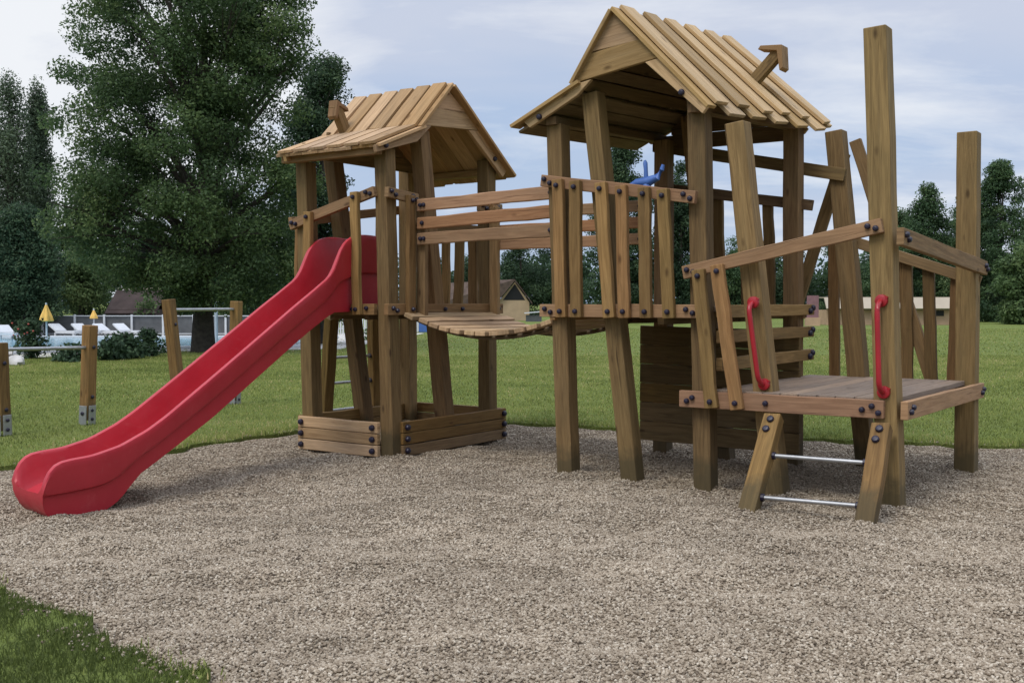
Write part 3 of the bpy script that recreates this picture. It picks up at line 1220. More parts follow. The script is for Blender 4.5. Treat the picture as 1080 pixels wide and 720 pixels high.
sets = []
p = scatter(-4.2, -.2, 2.6, 5.8, 11000)
p = p[vnoise(p, .16, 4) * .6 + RS.rand(len(p)) * .4 > .34]
sets.append(blades(p, .012, .045, .005, 1.2, -.48))  # near blades tinted darker: shade between blades put into their colour
k = 2600
j = RS.randint(0, nl, k)
e = loop[j] + (loop[(j + 1) % nl] - loop[j]) * RS.rand(k, 1) + RS.normal(0, .05, (k, 2))
e = e[(vnoise(e, .3, 12) > .52) & (e[:, 1] > 2.5)]
sets.append(blades(e, .015, .05, .006, 1.2))
p = scatter(-8, 8.5, 6, 14, 2200)
de = dist_loop(p, loop)
p = p[(de < .5) | (RS.rand(len(p)) < .75)]
sets.append(blades(p, .010, .036, .008, 1.0))
de = dist_loop(p, loop)
sets.append(blades(p[de < .15] + RS.uniform(-.05, .05, (int((de < .15).sum()), 2)), .03, .075, .007, 1.0))
p = scatter(-13, 13, 14, 26, 700)
sets.append(blades(p, .012, .04, .014, .9))
p = scatter(-28, 28, 26, 52, 60)
sets.append(blades(p, .012, .04, .035, .9))
vs, fs, rs_ = [], [], []
o = 0
for v, f, r in sets:
    vs.append(v)
    fs.append(f + o)
    rs_.append(r)
    o += len(v)
grass = np_mesh('grass', np.concatenate(vs), np.concatenate(fs), 3, [M['blade']])
face_attr(grass, 'rnd', np.concatenate(rs_))
grass['kind'] = 'stuff'
grass['label'] = 'short green grass around the gravel bed'

# ================================================================== TREES
M['bark'] = plain('tree_bark', (.055, .048, .04), .95, .1, 0, .35, 9)
M['leaf_big'] = leaf_mat('maple_leaf', [(0, (0.040, 0.070, 0.029)), (0.5, (0.080, 0.129, 0.049)), (0.85, (0.129, 0.185, 0.066)), (1, (0.177, 0.224, 0.088))], .42)
M['leaf_dark'] = leaf_mat('dark_leaf', [(0, (0.026, 0.049, 0.027)), (0.5, (0.050, 0.089, 0.045)), (0.9, (0.085, 0.134, 0.063)), (1, (0.109, 0.157, 0.072))], .35)
M['leaf_poplar'] = leaf_mat('poplar_leaf', [(0, (0.054, 0.077, 0.050)), (0.5, (0.096, 0.135, 0.081)), (1, (0.156, 0.203, 0.117))], .35)
M['leaf_right'] = leaf_mat('right_leaf', [(0, (0.035, 0.067, 0.033)), (0.5, (0.072, 0.126, 0.055)), (0.9, (0.115, 0.174, 0.072)), (1, (0.153, 0.201, 0.084))], .4)
M['leaf_pale'] = leaf_mat('pale_leaf', [(0, (0.052, 0.090, 0.037)), (0.5, (0.101, 0.161, 0.060)), (1, (0.161, 0.218, 0.081))], .4)


def leaves(centres, radii, counts, size, flat=.75, up=.6):
    """Leaf quads in ellipsoid clumps, denser to the outside, tilted at random."""
    tot = int(np.sum(counts))
    ci = np.repeat(np.arange(len(centres)), counts)
    d = RS.normal(size=(tot, 3))
    d /= np.linalg.norm(d, axis=1)[:, None]
    r = RS.rand(tot) ** .45
    pos = centres[ci] + d * r[:, None] * radii[ci][:, None] * np.array([1, 1, flat])
    n = RS.normal(size=(tot, 3)) + d * .8 + np.array([0, 0, up])
    n /= np.linalg.norm(n, axis=1)[:, None]
    t = np.cross(n, RS.normal(size=(tot, 3)))
    t /= np.linalg.norm(t, axis=1)[:, None]
    b = np.cross(n, t)
    L_ = size * RS.uniform(.6, 1.35, tot)[:, None]
    Wd = L_ * RS.uniform(.4, .65, (tot, 1))
    v = np.stack([pos - t * L_ * .5, pos + b * Wd * .5 + t * L_ * .05, pos + t * L_ * .5, pos - b * Wd * .5 + t * L_ * .05], 1).reshape(-1, 3)
    f = (np.arange(tot)[:, None] * 4 + np.array([[0, 1, 2, 3]])).ravel()
    cr = RS.normal(0, .18, len(centres))
    rnd = np.clip(.45 + cr[ci] + RS.normal(0, .17, tot), 0, 1)
    return v, f, rnd


def tree(name, label, x, y, clumps, trunk_r, trunk_h, size, mat, group=None, limbs=18, cat='tree', z0=0.02, bend=.15, fork=.35, flat=.75):
    """clumps: array of (x, y, z, radius, count) relative to the tree's foot."""
    root = empty(name, (x, y, z0))
    tag(root, label, cat, group)
    cl = np.array(clumps, float)
    m = MB()
    hh = trunk_h
    ax = [V((bend * math.sin(k * 2.3) * k, bend * math.cos(k * 3.1 + 1) * k - bend * math.cos(1) * k, hh * k)) for k in np.linspace(0, 1, 9)]
    rr_ = [trunk_r * (1.35 if i == 0 else 1.08 if i == 1 else 1) * (1 - .82 * i / 8) for i in range(9)]
    ax[0].z = -.1
    m.tube(ax, rr_, 10)
    order = np.argsort(-cl[:, 3] + RS.uniform(0, .4, len(cl)))[:limbs]
    for i in order:
        e = V(cl[i, :3])
        k = min(.9, max(fork, (e.z * .62) / hh * RS.uniform(.7, 1.0)))
        st = ax[0].lerp(ax[8], k)
        ii = min(7, int(k * 8))
        st = ax[ii].lerp(ax[ii + 1], k * 8 - ii)
        r0 = trunk_r * (1 - .8 * k) * .55
        out = V((e.x - st.x, e.y - st.y, 0))
        p1 = st.lerp(e, .35) + V((0, 0, .10 * (e - st).length)) - out * .05
        p2 = st.lerp(e, .7) + V((0, 0, .08 * (e - st).length)) + V(RS.uniform(-.15, .15, 3))
        m.tube([st, p1, p2, e], [r0, r0 * .72, r0 * .42, r0 * .15], 6)
        for _ in range(3):
            sp_ = p1.lerp(p2, RS.rand())
            ee = e + V(RS.uniform(-1, 1, 3)) * cl[i, 3] * .7
            m.tube([sp_, sp_.lerp(ee, .5) + V((0, 0, .1)), ee], [r0 * .3, r0 * .2, r0 * .07], 4)
    m.build('trunk', M['bark'], root, 0, True)
    v, f, rnd = leaves(cl[:, :3], cl[:, 3], cl[:, 4].astype(int), size, flat)
    c = np_mesh('crown', v, f, 4, [M[mat]], root)
    face_attr(c, 'rnd', rnd)
    return root


def crown_clumps(outline, n, rmin, rmax, per, depth=.8, hollow=.35, xs=1.0):
    """outline(zfrac) -> (centre x, half width); returns clumps filling that body of revolution."""
    out = []
    while len(out) < n:
        zf = RS.rand()
        cx, hw, zz = outline(zf)
        if RS.rand() > (hw + .15) / outline.hw:
            continue
        a = RS.uniform(0, 2 * np.pi)
        r = RS.uniform(hollow, 1) ** .7
        rad = RS.uniform(rmin, rmax)
        e = max(.05, hw - rad * .7)
        out.append((cx + math.cos(a) * r * e, math.sin(a) * r * e * depth, zz, rad, int(per * rad * rad)))
    return out


def spline_outline(tab):
    """tab rows: (z, centre x, half width)."""
    T = np.array(tab, float)

    def f(k):
        z = lerp(T[0, 0], T[-1, 0], k)
        return float(np.interp(z, T[:, 0], T[:, 1])), float(np.interp(z, T[:, 0], T[:, 2])), z
    f.hw = T[:, 2].max()
    return f


def outline_px(rows, Y, X0):
    """rows (py, left px, right px) measured on the photograph -> spline outline in metres."""
    t = []
    for py, l, r in rows:
        xl, z = at(l, py, Y)
        xr, _ = at(r, py, Y)
        t.append((z, (xl + xr) / 2 - X0, (xr - xl) / 2))
    t.sort()
    return spline_outline(t)


# the big broad tree
Yb = 27.9
Xb = at(214, 300, Yb)[0]
ol = outline_px([(-60, 130, 240), (-35, 98, 300), (0, 78, 330), (45, 70, 338), (80, 60, 330), (110, 48, 334), (150, 46, 342), (200, 32, 346), (245, 38, 348), (280, 70, 345), (318, 178, 335)], Yb, Xb)
cl = crown_clumps(ol, 440, .32, .72, 1500, .85, .3)
tree('broad_tree', 'tall broad leafy tree towering behind the red slide', Xb, Yb, cl, .24, 9.2, .088, 'leaf_big', limbs=60, fork=.2, bend=.25)
# its neighbour to the right
Yn = 33
Xn = at(338, 300, Yn)[0]
ol = outline_px([(66, 338, 362), (85, 312, 370), (120, 292, 373), (170, 284, 370), (220, 284, 376), (270, 284, 388), (330, 288, 396)], Yn, Xn)
cl = crown_clumps(ol, 150, .3, .7, 1400, .9, .3)
tree('leafy_tree', 'dark leafy tree just left of the smaller tower roof', Xn, Yn, cl, .2, 6.6, .095, 'leaf_dark', limbs=24)
# lombardy poplars
for px, top, hw, Y, lab in ((13, 84, 34, 58, 'broadest dark columnar poplar at the left picture edge'), (43, 100, 22, 60, 'slim columnar poplar beside the big broad tree'),
                            (-26, 98, 24, 59, 'columnar poplar mostly cut off by the left picture edge')):
    X = at(px, 300, Y)[0]
    ol = outline_px([(top, px - 2, px + 2), (top + 22, px - hw * .55, px + hw * .5), (top + 80, px - hw * .95, px + hw * .9), (230, px - hw, px + hw), (322, px - hw * .8, px + hw * .8)], Y, X)
    cl = crown_clumps(ol, 210, .24, .66, 800, 1, .12)
    tree('poplar_tree', lab, X, Y, cl, .2, at(px, top, Y)[1] * .92, .14, 'leaf_poplar', 'poplars at the left', limbs=20, bend=.05, flat=2.2)

# bushy trees behind the pool
rows = [
    ('rounded tree', 25, 225, 48, 40, 'leaf_dark', 'low dark bushy tree below the poplars'),
    ('bushy tree', 86, 195, 42, 44, 'leaf_pale', 'paler green bushy tree behind the yellow umbrella'),
    ('bushy tree', 150, 205, 46, 52, 'leaf_dark', 'dark bushy tree behind the brown hut roof'),
    ('bushy tree', 208, 225, 44, 50, 'leaf_dark', 'dark bushy tree behind the trunk of the broad tree'),
    ('bushy tree', 275, 215, 48, 47, 'leaf_dark', 'dark bushy tree behind the upper part of the slide'),
    ('bushy tree', -40, 215, 50, 42, 'leaf_dark', 'dark bushy tree cut off by the left picture edge'),
]
for nm, px, top, hw, Y, mt, lab in rows:
    X = at(px, 300, Y)[0]
    ol = outline_px([(top, px - hw * .3, px + hw * .3), (top + 22, px - hw * .75, px + hw * .7), (275, px - hw, px + hw), (338, px - hw * .85, px + hw * .85)], Y, X)
    cl = crown_clumps(ol, 70, .4, .85, 1000, .7, .2)
    tree('bushy_tree', lab, X, Y, cl, .14, at(px, top, Y)[1] * .8, .115, mt, 'bushy trees behind the pool', limbs=10)

# trees behind the bridge and the towers
rows = [
    (452, 268, 26, 85, 'leaf_dark', 'small dark tree between the posts of the slide tower'),
    (500, 272, 34, 92, 'leaf_dark', 'dark tree left of the small tiled house'),
    (548, 262, 36, 96, 'leaf_dark', 'dark tree right behind the small tiled house'),
    (590, 240, 34, 96, 'leaf_dark', 'dark tree seen left of the bigger tower'),
    (655, 146, 46, 66, 'leaf_dark', 'tall feathery tree seen through the bigger tower'),
    (716, 168, 34, 70, 'leaf_dark', 'tall dark tree behind the right post of the bigger tower'),
    (775, 255, 38, 82, 'leaf_right', 'bushy tree behind the step boards'),
    (832, 262, 36, 84, 'leaf_dark', 'dark bushy tree behind the back railing of the low deck'),
    (885, 258, 38, 84, 'leaf_right', 'bushy tree behind the tallest deck post'),
    (935, 250, 36, 80, 'leaf_right', 'bushy tree left of the loose tall trees on the right'),
    (976, 198, 44, 72, 'leaf_right', 'loose tall tree just left of the right corner post'),
    (1052, 175, 64, 70, 'leaf_right', 'tallest loose tree right of the right corner post'),
    (950, 214, 42, 82, 'leaf_right', 'lower tree right of the tallest deck post'),
    (1012, 206, 52, 80, 'leaf_right', 'lower tree filling the gap behind the right corner post'),
    (1118, 184, 62, 74, 'leaf_right', 'tall tree cut off by the right picture edge'),
]
for px, top, hw, Y, mt, lab in rows:
    X = at(px, 300, Y)[0]
    if top < 220:
        rw = [(top, px - 3, px + 4), (top + 14, px - hw * .35, px + hw * .4), (top + 40, px - hw * .6, px + hw * .65), (255, px - hw, px + hw), (338, px - hw, px + hw)]
    else:
        rw = [(top, px - hw * .3, px + hw * .3), (top + 14, px - hw * .8, px + hw * .75), (300, px - hw, px + hw), (340, px - hw * .9, px + hw * .9)]
    ol = outline_px(rw, Y, X)
    big = top < 220
    cl = crown_clumps(ol, int(hw * 3.2) if big else 56, .4 if big else .55, .95 if big else 1.1, 620, .7, .1)
    tree('woodland_tree' if not big else 'tall_tree', lab, X, Y, cl, .17, max(1.5, at(px, top, Y)[1] * .85), .165, mt, 'trees along the far edge of the lawn', limbs=18 if big else 8)
# round bush at the right
X, Yr = at(1082, 300, 62)[0], 62
ol = outline_px([(252, 1062, 1105), (275, 1046, 1122), (310, 1036, 1130), (341, 1042, 1126)], Yr, X)
cl = crown_clumps(ol, 55, .5, .9, 420, .8, .2)
tree('round_shrub', 'big round green shrub in front of the trees at the right edge', X, Yr, cl, .1, 2.6, .22, 'leaf_pale', limbs=6, cat='shrub')

# far wood closing the horizon
n = 520
cx = RS.uniform(-140, 140, n)
cyy = RS.uniform(104, 118, n)
cz = RS.uniform(.6, 4.7, n) + 1.6 * (vnoise(np.column_stack([cx, cx * 0]), 9, 5) - .3)
rad = RS.uniform(1.3, 2.4, n)
v, f, rnd = leaves(np.column_stack([cx, cyy, cz]), rad, np.full(n, 300), .5, .9)
wood_o = np_mesh('far_wood', v, f, 4, [M['leaf_dark']])
face_attr(wood_o, 'rnd', rnd)
wood_o['kind'] = 'stuff'
wood_o['label'] = 'dark far-off wood along the horizon'

# ================================================================== POOL SIDE
M['white'] = plain('white_paint', (.58, .60, .62), .5, .4, 0, .06)
M['paving'] = plain('pale_paving', (.50, .48, .44), .8, .2, 0, .15, 1.5)
M['yellow'] = plain('yellow_fabric', (.74, .46, .12), .8, .2, 0, .12)
M['net'] = plain('grey_windbreak', (.115, .12, .125), .85, .1, 0, .2, 3)
M['tile'] = plain('brown_roof_tile', (.10, .072, .058), .85, .2, 0, .35, 3)
M['dark_tile'] = plain('dark_brown_roofing', (.050, .036, .032), .85, .2, 0, .3, 2)
M['render'] = plain('beige_wall', (.42, .31, .20), .85, .2, 0, .12, 2)
M['tan'] = plain('tan_cladding', (.44, .30, .19), .8, .2, 0, .15, 2)
M['pale_roof'] = plain('pale_beige_roof', (.42, .36, .28), .8, .2, 0, .08, 1)
M['black'] = plain('dark_opening', (.012, .012, .013), .5, .3)
M['rosy'] = plain('mauve_panel', (.22, .12, .13), .7, .2)
M['stone_grey'] = plain('pale_boulder', (.55, .53, .50), .9, .2, 0, .2, 4)


def water_mat():
    m, nt, b = new_mat('pool_water', .06, .5)
    b.inputs['Base Color'].default_value = (.16, .40, .52, 1)
    geo = nd(nt, 'ShaderNodeNewGeometry').outputs['Position']
    bump(nt, b, noise(nt, mapping(nt, geo, (1.2, 2.2, 1)), 2.2, 4, .6), .25, .05)
    return m


M['water'] = water_mat()


def box(m, c, sz, mi=0, rz=0.0):
    """Axis box by centre and size as a plank."""
    c, sz = V(c), V(sz)
    d = V((math.cos(rz), math.sin(rz), 0))
    m.board(c - d * sz.x / 2, c + d * sz.x / 2, sz.y, sz.z, ZN, mi, seg=1, wob=0)


# paving round the pool, water on top
m = MB()
m.prism([(-22.5, 22.2, -.1), (-11.6, 22.6, -.1), (-9.7, 27.6, -.1), (-4.6, 29.5, -.1), (-3.5, 44, -.1), (-24, 44, -.1)], (0, 0, .14), (1, 0, 0))
pv = m.build('pool_terrace', M['paving'], None, 0)
pv['kind'] = 'structure'
m = MB()
m.prism([(-21.5, 24.6, .04), (-13, 24.8, .04), (-10.6, 29.0, .04), (-6.0, 30.6, .04), (-6.4, 38.0, .04), (-21.5, 38.0, .04)], (0, 0, .01), (1, 0, 0))
wt = m.build('pool_water', M['water'], None, 0)
wt['kind'] = 'structure'
m = MB()
for a, b in (((-21.5, 24.4), (-13, 24.6)), ((-13, 24.6), (-10.5, 28.8)), ((-10.5, 28.8), (-5.8, 30.4)), ((-5.8, 30.4), (-6.2, 38.2)), ((-6.2, 38.2), (-21.5, 38.2))):
    m.board((*a, .075), (*b, .075), .35, .07, ZN, seg=1, wob=0)
cp = m.build('pool_coping', M['white'], None, .01)
tag(cp, 'white edging stones around the swimming pool', 'pool edging')

# pool fence
Yf = 40.5
fence = empty('pool_fence', (-10, Yf, 0))
tag(fence, 'long white post fence with grey windbreak along the pool', 'fence')
fx0, fx1 = at(-40, 340, Yf)[0] + 10, at(330, 340, Yf)[0] + 10
zt = at(0, 333, Yf)[1]
m = MB()
m.board((fx0, .06, .42), (fx1, .06, .42), .72, .02, FN, seg=1, wob=0)
m.build('windbreak', M['net'], fence, 0)
m = MB()
m.board((fx0, 0, zt), (fx1, 0, zt), .03, .03, FN, seg=1, wob=0)
m.board((fx0, 0, .12), (fx1, 0, .12), .03, .03, FN, seg=1, wob=0)
m.build('fence_rail', M['white'], fence, 0)
for px in (-22, 10, 45, 79, 110, 139, 172, 204, 238, 268, 298, 326):
    x = at(px, 340, Yf)[0] + 10
    m = MB()
    m.board((x, 0, 0), (x, 0, zt + .05), .07, .06, FN, seg=1, wob=0)
    m.build('fence_post', M['white'], fence, 0)

# second stretch of fence behind the slide tower
Yg = 43.0
f2 = empty('picket_fence', (at(370, 340, Yg)[0], Yg, 0))
tag(f2, 'pale picket fence seen under the slide tower', 'fence')
m = MB()
for i in range(30):
    x = -1.35 + i * .095
    m.board((x, 0, .02), (x, 0, .98), .06, .02, FN, seg=1, wob=0)
m.board((-1.4, .03, .25), (1.45, .03, .25), .06, .03, FN, seg=1, wob=0)
m.board((-1.4, .03, .8), (1.45, .03, .8), .06, .03, FN, seg=1, wob=0)
m.build('pickets', M['white'], f2, 0)
for px in (350, 398):
    x = at(px, 340, Yg)[0] - f2.location.x
    m = MB()
    m.board((x, -.06, 0), (x, -.06, 1.1), .10, .08, FN, seg=1, wob=0)
    m.build('fence_post', M['white'], f2, 0)


# loungers
def lounger(px, Y, rz, lab):
    x = at(px, 350, Y)[0]
    root = empty('sun_lounger', (x, Y, .04), rz)
    root.scale = (.8, .8, .8)
    tag(root, lab, 'sun lounger', 'white sun loungers by the pool')
    m = MB()
    m.board((-.80, 0, .22), (.35, 0, .22), .6, .10, ZN, seg=1, wob=0)
    m.build('bed', M['white'], root, 0)
    m = MB()
    m.board((.33, 0, .26), (.80, 0, .56), .6, .07, V((-.5, 0, .85)), seg=1, wob=0)
    m.build('backrest', M['white'], root, 0)
    for a in (-.7, .4):
        for b in (-.26, .26):
            m = MB()
            m.board((a, b, 0), (a, b, .2), .06, .06, FN, seg=1, wob=0)
            m.build('leg', M['white'], root, 0)


for a in ((70, 39.3, 2.7, 'white sun lounger nearest the yellow umbrella'), (93, 39.5, 2.6, 'white sun lounger behind the second bar post'),
          (117, 39.4, 2.75, 'white sun lounger just right of the second bar post'), (137, 39.6, 2.6, 'rightmost white sun lounger in front of the fence'),
          (12, 36.9, 2.5, 'white sun lounger beside the flowering bush')):
    lounger(*a)


def umbrella(px, top, bot, Y, lab, sc=1.0):
    x, z1 = at(px, top, Y)
    _, z0 = at(px, bot, Y)
    root = empty('closed_umbrella', (x, Y, .04))
    tag(root, lab, 'umbrella', 'closed yellow umbrellas by the pool')
    m = MB()
    m.tube([(0, 0, 0), (0, 0, z1 - .02)], .025, 8)
    m.build('pole', M['white'], root, 0)
    m = MB()
    n = 36
    H_ = z1 - z0
    prof_ = [(0, .19), (.05, .23), (.3, .19), (.6, .11), (.85, .05), (1, .012)]
    for k, r in prof_:
        for i in range(n):
            a = 2 * math.pi * i / n
            q = r * sc * (1 + .12 * math.cos(6 * a))
            m.v.append(V((q * math.cos(a), q * math.sin(a), z0 - .04 + H_ * k)))
    for j in range(len(prof_) - 1):
        for i in range(n):
            a, b = j * n + i, j * n + (i + 1) % n
            m.quad((a, b, b + n, a + n), ((0, 0),) * 4)
    m.build('canopy', M['yellow'], root, 0)


umbrella(49, 320, 339, 31.0, 'closed yellow umbrella left, standing clear of the posts', .82)
umbrella(99, 326, 336, 39.8, 'smaller closed yellow umbrella above the second bar post', .6)
# slim white pole by the trunk
m = MB()
x = at(228, 350, 33)[0]
m.tube([(x, 33, 0), (x, 33, 1.28)], .05, 8)
m.tube([(x, 33, 1.27), (x, 33, 1.33)], [.085, .06], 8)
tag(m.build('white_pole', M['white'], None, 0), 'slim white pole right of the broad tree trunk', 'pole')


# shrubs by the pool
def shrub(name, label, px, Y, w, h, mat, n=24, size=.09, group=None, per=900, flat=.8):
    x = at(px, 350, Y)[0]
    ol = spline_outline([(.05, 0, w * .42), (h * .45, 0, w * .5), (h * .8, 0, w * .36), (h, 0, w * .1)])
    cl = crown_clumps(ol, n, min(.13, w * .2), min(.3, w * .35), per, .8, .1)
    return tree(name, label, x, Y, cl, .03, h * .7, size, mat, group, limbs=6, cat='shrub', bend=.02)


fb = shrub('flowering_bush', 'bushy shrub with small reddish flowers beside the pool', 31, 24.5, .85, .86, 'leaf_dark', 34, .09)
M['petal'] = plain('pink_petal', (.40, .10, .08), .7, .2)
for i in range(11):
    m = MB()
    a = RS.uniform(0, 6.28)
    r = RS.uniform(.1, .34)
    p = V((r * math.cos(a), r * math.sin(a) * .8 - .1, RS.uniform(.5, .88)))
    m.tube([p + V((0, 0, -.02)), p, p + V((0, 0, .018))], [.010, .024, .016], 7)
    m.build('flower', M['petal'], fb, 0, True)
for px, Y, w, h, lab in ((116, 23.8, 1.0, .42, 'low dark clump of plants just right of the second bar post'), (134, 24.5, 1.0, .52, 'middle low clump of plants along the pool edge'),
                         (156, 25.6, 1.1, .55, 'low clump of plants left of the third bar post'), (76, 23.3, .9, .28, 'very low dark plants under the first steel bar')):
    shrub('border_plant', lab, px, Y, w, h, 'leaf_dark', 20, .11, 'low plants along the pool', 1200)
for px, Y, w, h, lab in ((155, 41.6, 1.9, 1.5, 'pale green bush behind the fence by the third post'), (245, 42, 1.6, 1.2, 'pale green bush behind the fourth bar post')):
    shrub('fence_bush', lab, px, Y, w, h, 'leaf_pale', 22, .14, 'bushes at the pool fence', 420)
for px, Y, w, h, lab in ((344, 36, .9, .35, 'little plant at the foot of the pale picket fence, left'), (392, 36, 1.0, .32, 'little plant at the foot of the pale picket fence, right')):
    shrub('border_plant', lab, px, Y, w, h, 'leaf_pale', 12, .1, 'low plants along the pool', 900)


def boulder(px, py, r, lab):
    p = ground(px, py)
    m = MB()
    n1, n2 = 8, 12
    for j in range(n1 + 1):
        t = math.pi * j / n1
        for i in range(n2):
            a = 2 * math.pi * i / n2
            k = r * (1 + .22 * math.sin(3 * a + j) * math.sin(t) + RS.uniform(-.06, .06))
            m.v.append(p + V((k * math.sin(t) * math.cos(a), k * .8 * math.sin(t) * math.sin(a), r * .45 + k * .62 * math.cos(t))))
    for j in range(n1):
        for i in range(n2):
            a, b = j * n2 + i, j * n2 + (i + 1) % n2
            m.quad((a, a + n2, b + n2, b), ((0, 0),) * 4)
    tag(m.build('boulder', M['stone_grey'], None, 0, True), lab, 'boulder')


boulder(16, 386, .2, 'pale boulder on the grass under the first steel bar')
boulder(4, 378, .24, 'pale boulder at the left picture edge by the pool')

# ------------------------------------------------------------------ far buildings
# dark hut behind the pool
Yh = 41.6
x0, zr = at(112, 305, Yh)
x1, _ = at(166, 305, Yh)
hut = empty('garden_hut', ((x0 + x1) / 2, Yh, 0))
tag(hut, 'low hut with dark brown roof among the trees behind the pool', 'hut')
w = x1 - x0
m = MB()
box(m, (0, 1.5, .5), (w * .92, 3, 1.0))
m.build('wall', M['dark_tile'], hut, 0)
m = MB()
m.board((-w / 2, .5, 1.28), (w / 2, .5, 1.28), 1.6, .06, V((0, -.55, .83)), seg=1, wob=0)
m.board((-w / 2, 2.2, 1.28), (w / 2, 2.2, 1.28), 1.6, .06, V((0, .55, .83)), seg=1, wob=0)
rf = m.build('roof', M['dark_tile'], hut, 0)
m = MB()
m.board((-w / 2, 1.34, 1.80), (w / 2, 1.34, 1.80), .12, .07, ZN, seg=1, wob=0)
m.build('ridge_cap', M['pale_roof'], rf, 0)

# small tiled house behind the bridge
Yk = 74
xa, za = at(543, 296, Yk)
house = empty('tiled_house', (xa, Yk, 0))
tag(house, 'small beige house with brown tiled roof seen behind the bridge', 'house')
hw = 1.15
m = MB()
m.prism([(-hw, 0, 0), (hw * .85, 0, 0), (hw * .85, 0, 1.25), (0, 0, za - .1), (-hw, 0, 1.25)], (0, 3.2, 0), (1, 0, 0))
m.build('wall', M['render'], house, 0)
m = MB()
m.prism([(-hw * .7, -.012, 1.4), (hw * .6, -.012, 1.4), (0, -.012, za - .22)], (0, .01, 0), (1, 0, 0))
m.build('gable_recess', M['black'], house, 0)
m = MB()
sl = V((-1.6, 0, 1.1 - za))
m.prism([(0, -.3, za), (0, -.3, za + .09), (hw * 1.02, -.3, 1.22), (hw * 1.02, -.3, 1.13)], (0, 3.8, 0), (1, 0, 0))
m.prism([(0, -.3, za), (0, -.3, za + .09), (-4.6, .6, za - .15), (-5.0, -.5, 1.2), (-1.3, -.3, 1.13)], (0, .1, 0), (1, 0, 0))
m.build('roof', M['tile'], house, 0)
m = MB()
box(m, (-3.1, .6, .6), (3.6, 1.0, 1.2))
m.build('side_wall', M['render'], house, 0)
# grey shed roof beside it
x, z = at(563, 330, 70)
shed = empty('grey_shed', (x, 70, 0))
tag(shed, 'low pale grey shed right of the tiled house', 'shed')
m = MB()
box(m, (0, .5, .22), (1.0, 1.0, .44))
m.build('wall', M['net'], shed, 0)
m = MB()
m.board((-.6, .45, .56), (.6, .45, .66), 1.2, .05, ZN, seg=1, wob=0)
m.build('roof', M['white'], shed, 0)

# low beige pavilion behind the deck
Yp = 60
xl, zt = at(872, 313, Yp)
xr, _ = at(1004, 313, Yp)
pav = empty('low_pavilion', ((xl + xr) / 2, Yp, 0))
tag(pav, 'long low beige building behind the deck posts', 'building')
w = xr - xl
m = MB()
box(m, (0, 1.5, .42), (w, 3, .84))
m.build('wall', M['tan'], pav, 0)
m = MB()
m.board((-w / 2 - .15, -.2, 1.2), (w / 2 + .15, -.2, 1.2), .78, .08, V((0, -.75, .66)), seg=1, wob=0)
m.board((-w / 2 - .15, 1.8, 1.52), (w / 2 + .15, 1.8, 1.52), 3.4, .06, ZN, seg=1, wob=0)
m.build('roof', M['pale_roof'], pav, 0)
for px in (905, 940, 990):
    x = at(px, 330, Yp)[0] - pav.location.x
    m = MB()
    box(m, (x, -.004, .66), (.55, .02, .3))
    m.build('window', M['black'], pav, 0)
x, z = at(857, 320, 58)
pn = empty('notice_board', (x, 58, 0))
tag(pn, 'mauve board on a brown base left of the low beige building', 'board')
m = MB()
m.board((0, 0, .45), (0, 0, 1.62), .62, .05, FN, seg=1, wob=0)
m.build('panel', M['rosy'], pn, 0)
m = MB()
box(m, (0, .03, .24), (.75, .3, .44))
m.build('base', M['tan'], pn, 0)
x, z = at(447, 347, 46)
bb = empty('blue_crate', (x, 46, 0))
tag(bb, 'small blue and white box on the lawn under the bridge', 'box')
m = MB()
box(m, (0, 0, .3), (.42, .3, .55))
m.build('body', M['blue'], bb, .01)
m = MB()
box(m, (-.26, -.02, .32), (.12, .3, .6))
m.build('side', M['white'], bb, .01)


# ================================================================== BAR POSTS ON THE LAWN
def bar_unit(pa, pb, za, zb, bar_a, bar_b, lean_a, lean_b, lab):
    pa, pb = V(pa), V(pb)
    root = empty('exercise_bar', (pa.x, pa.y, LAWN_Z))
    tag(root, lab, 'exercise bar', 'steel bars between wooden posts on the lawn')
    rel = pb - pa
    rel.z = 0
    d = rel.normalized()
    n = V((d.y, -d.x, 0))
    if n.y > 0:
        n = -n
    for base, h, ln in ((V((0, 0, 0)), za, lean_a), (rel, zb, lean_b)):
        m = MB()
        top = base + V((ln, 0, h))
        m.board(base + V((0, 0, .05)), top, .115, .115, n, seg=5)
        for bz in (h * .28, h * .78):
            m.bolt(base.lerp(top, bz / h) + n * .058, n, .02, .015)
        p = m.build('post', WB('post'), root, .008)
        m = MB()
        for sg in (-1, 1):
            m.board(base + d * sg * .064 + V((0, 0, 0)), base + d * sg * .064 + V((ln * .18, 0, .2)), .1, .008, d, seg=1, wob=0)
            m.bolt(base + d * sg * .068 + V((ln * .1, 0, .12)), d * sg, .02, .014)
        m.board(base + n * .064, base + n * .064 + V((ln * .18, 0, .2)), .09, .008, n, seg=1, wob=0)
        m.bolt(base + n * .068 + V((0, 0, .06)), n, .018, .014)
        m.bolt(base + n * .068 + V((0, 0, .15)), n, .018, .014)
        m.build('steel_shoe', [M['steel'], M['bolt']], p, .003)
    m = MB()
    m.tube([V((lean_a * bar_a / za, 0, bar_a)), rel + V((lean_b * bar_b / zb, 0, bar_b))], .019, 12)
    m.build('bar', M['steel'], root, 0, True)


p1, p2 = ground(3, 462), ground(92, 450)
bar_unit(p1, p2, .885, 1.03, .82, .80, -.02, .045, 'two low posts with a steel bar at the left picture edge')
p3, p4 = ground(190, 437), ground(247, 428)
bar_unit(p3, p4, 1.30, 1.28, 1.18, 1.18, -.12, .04, 'two taller posts with a steel bar behind the slide')

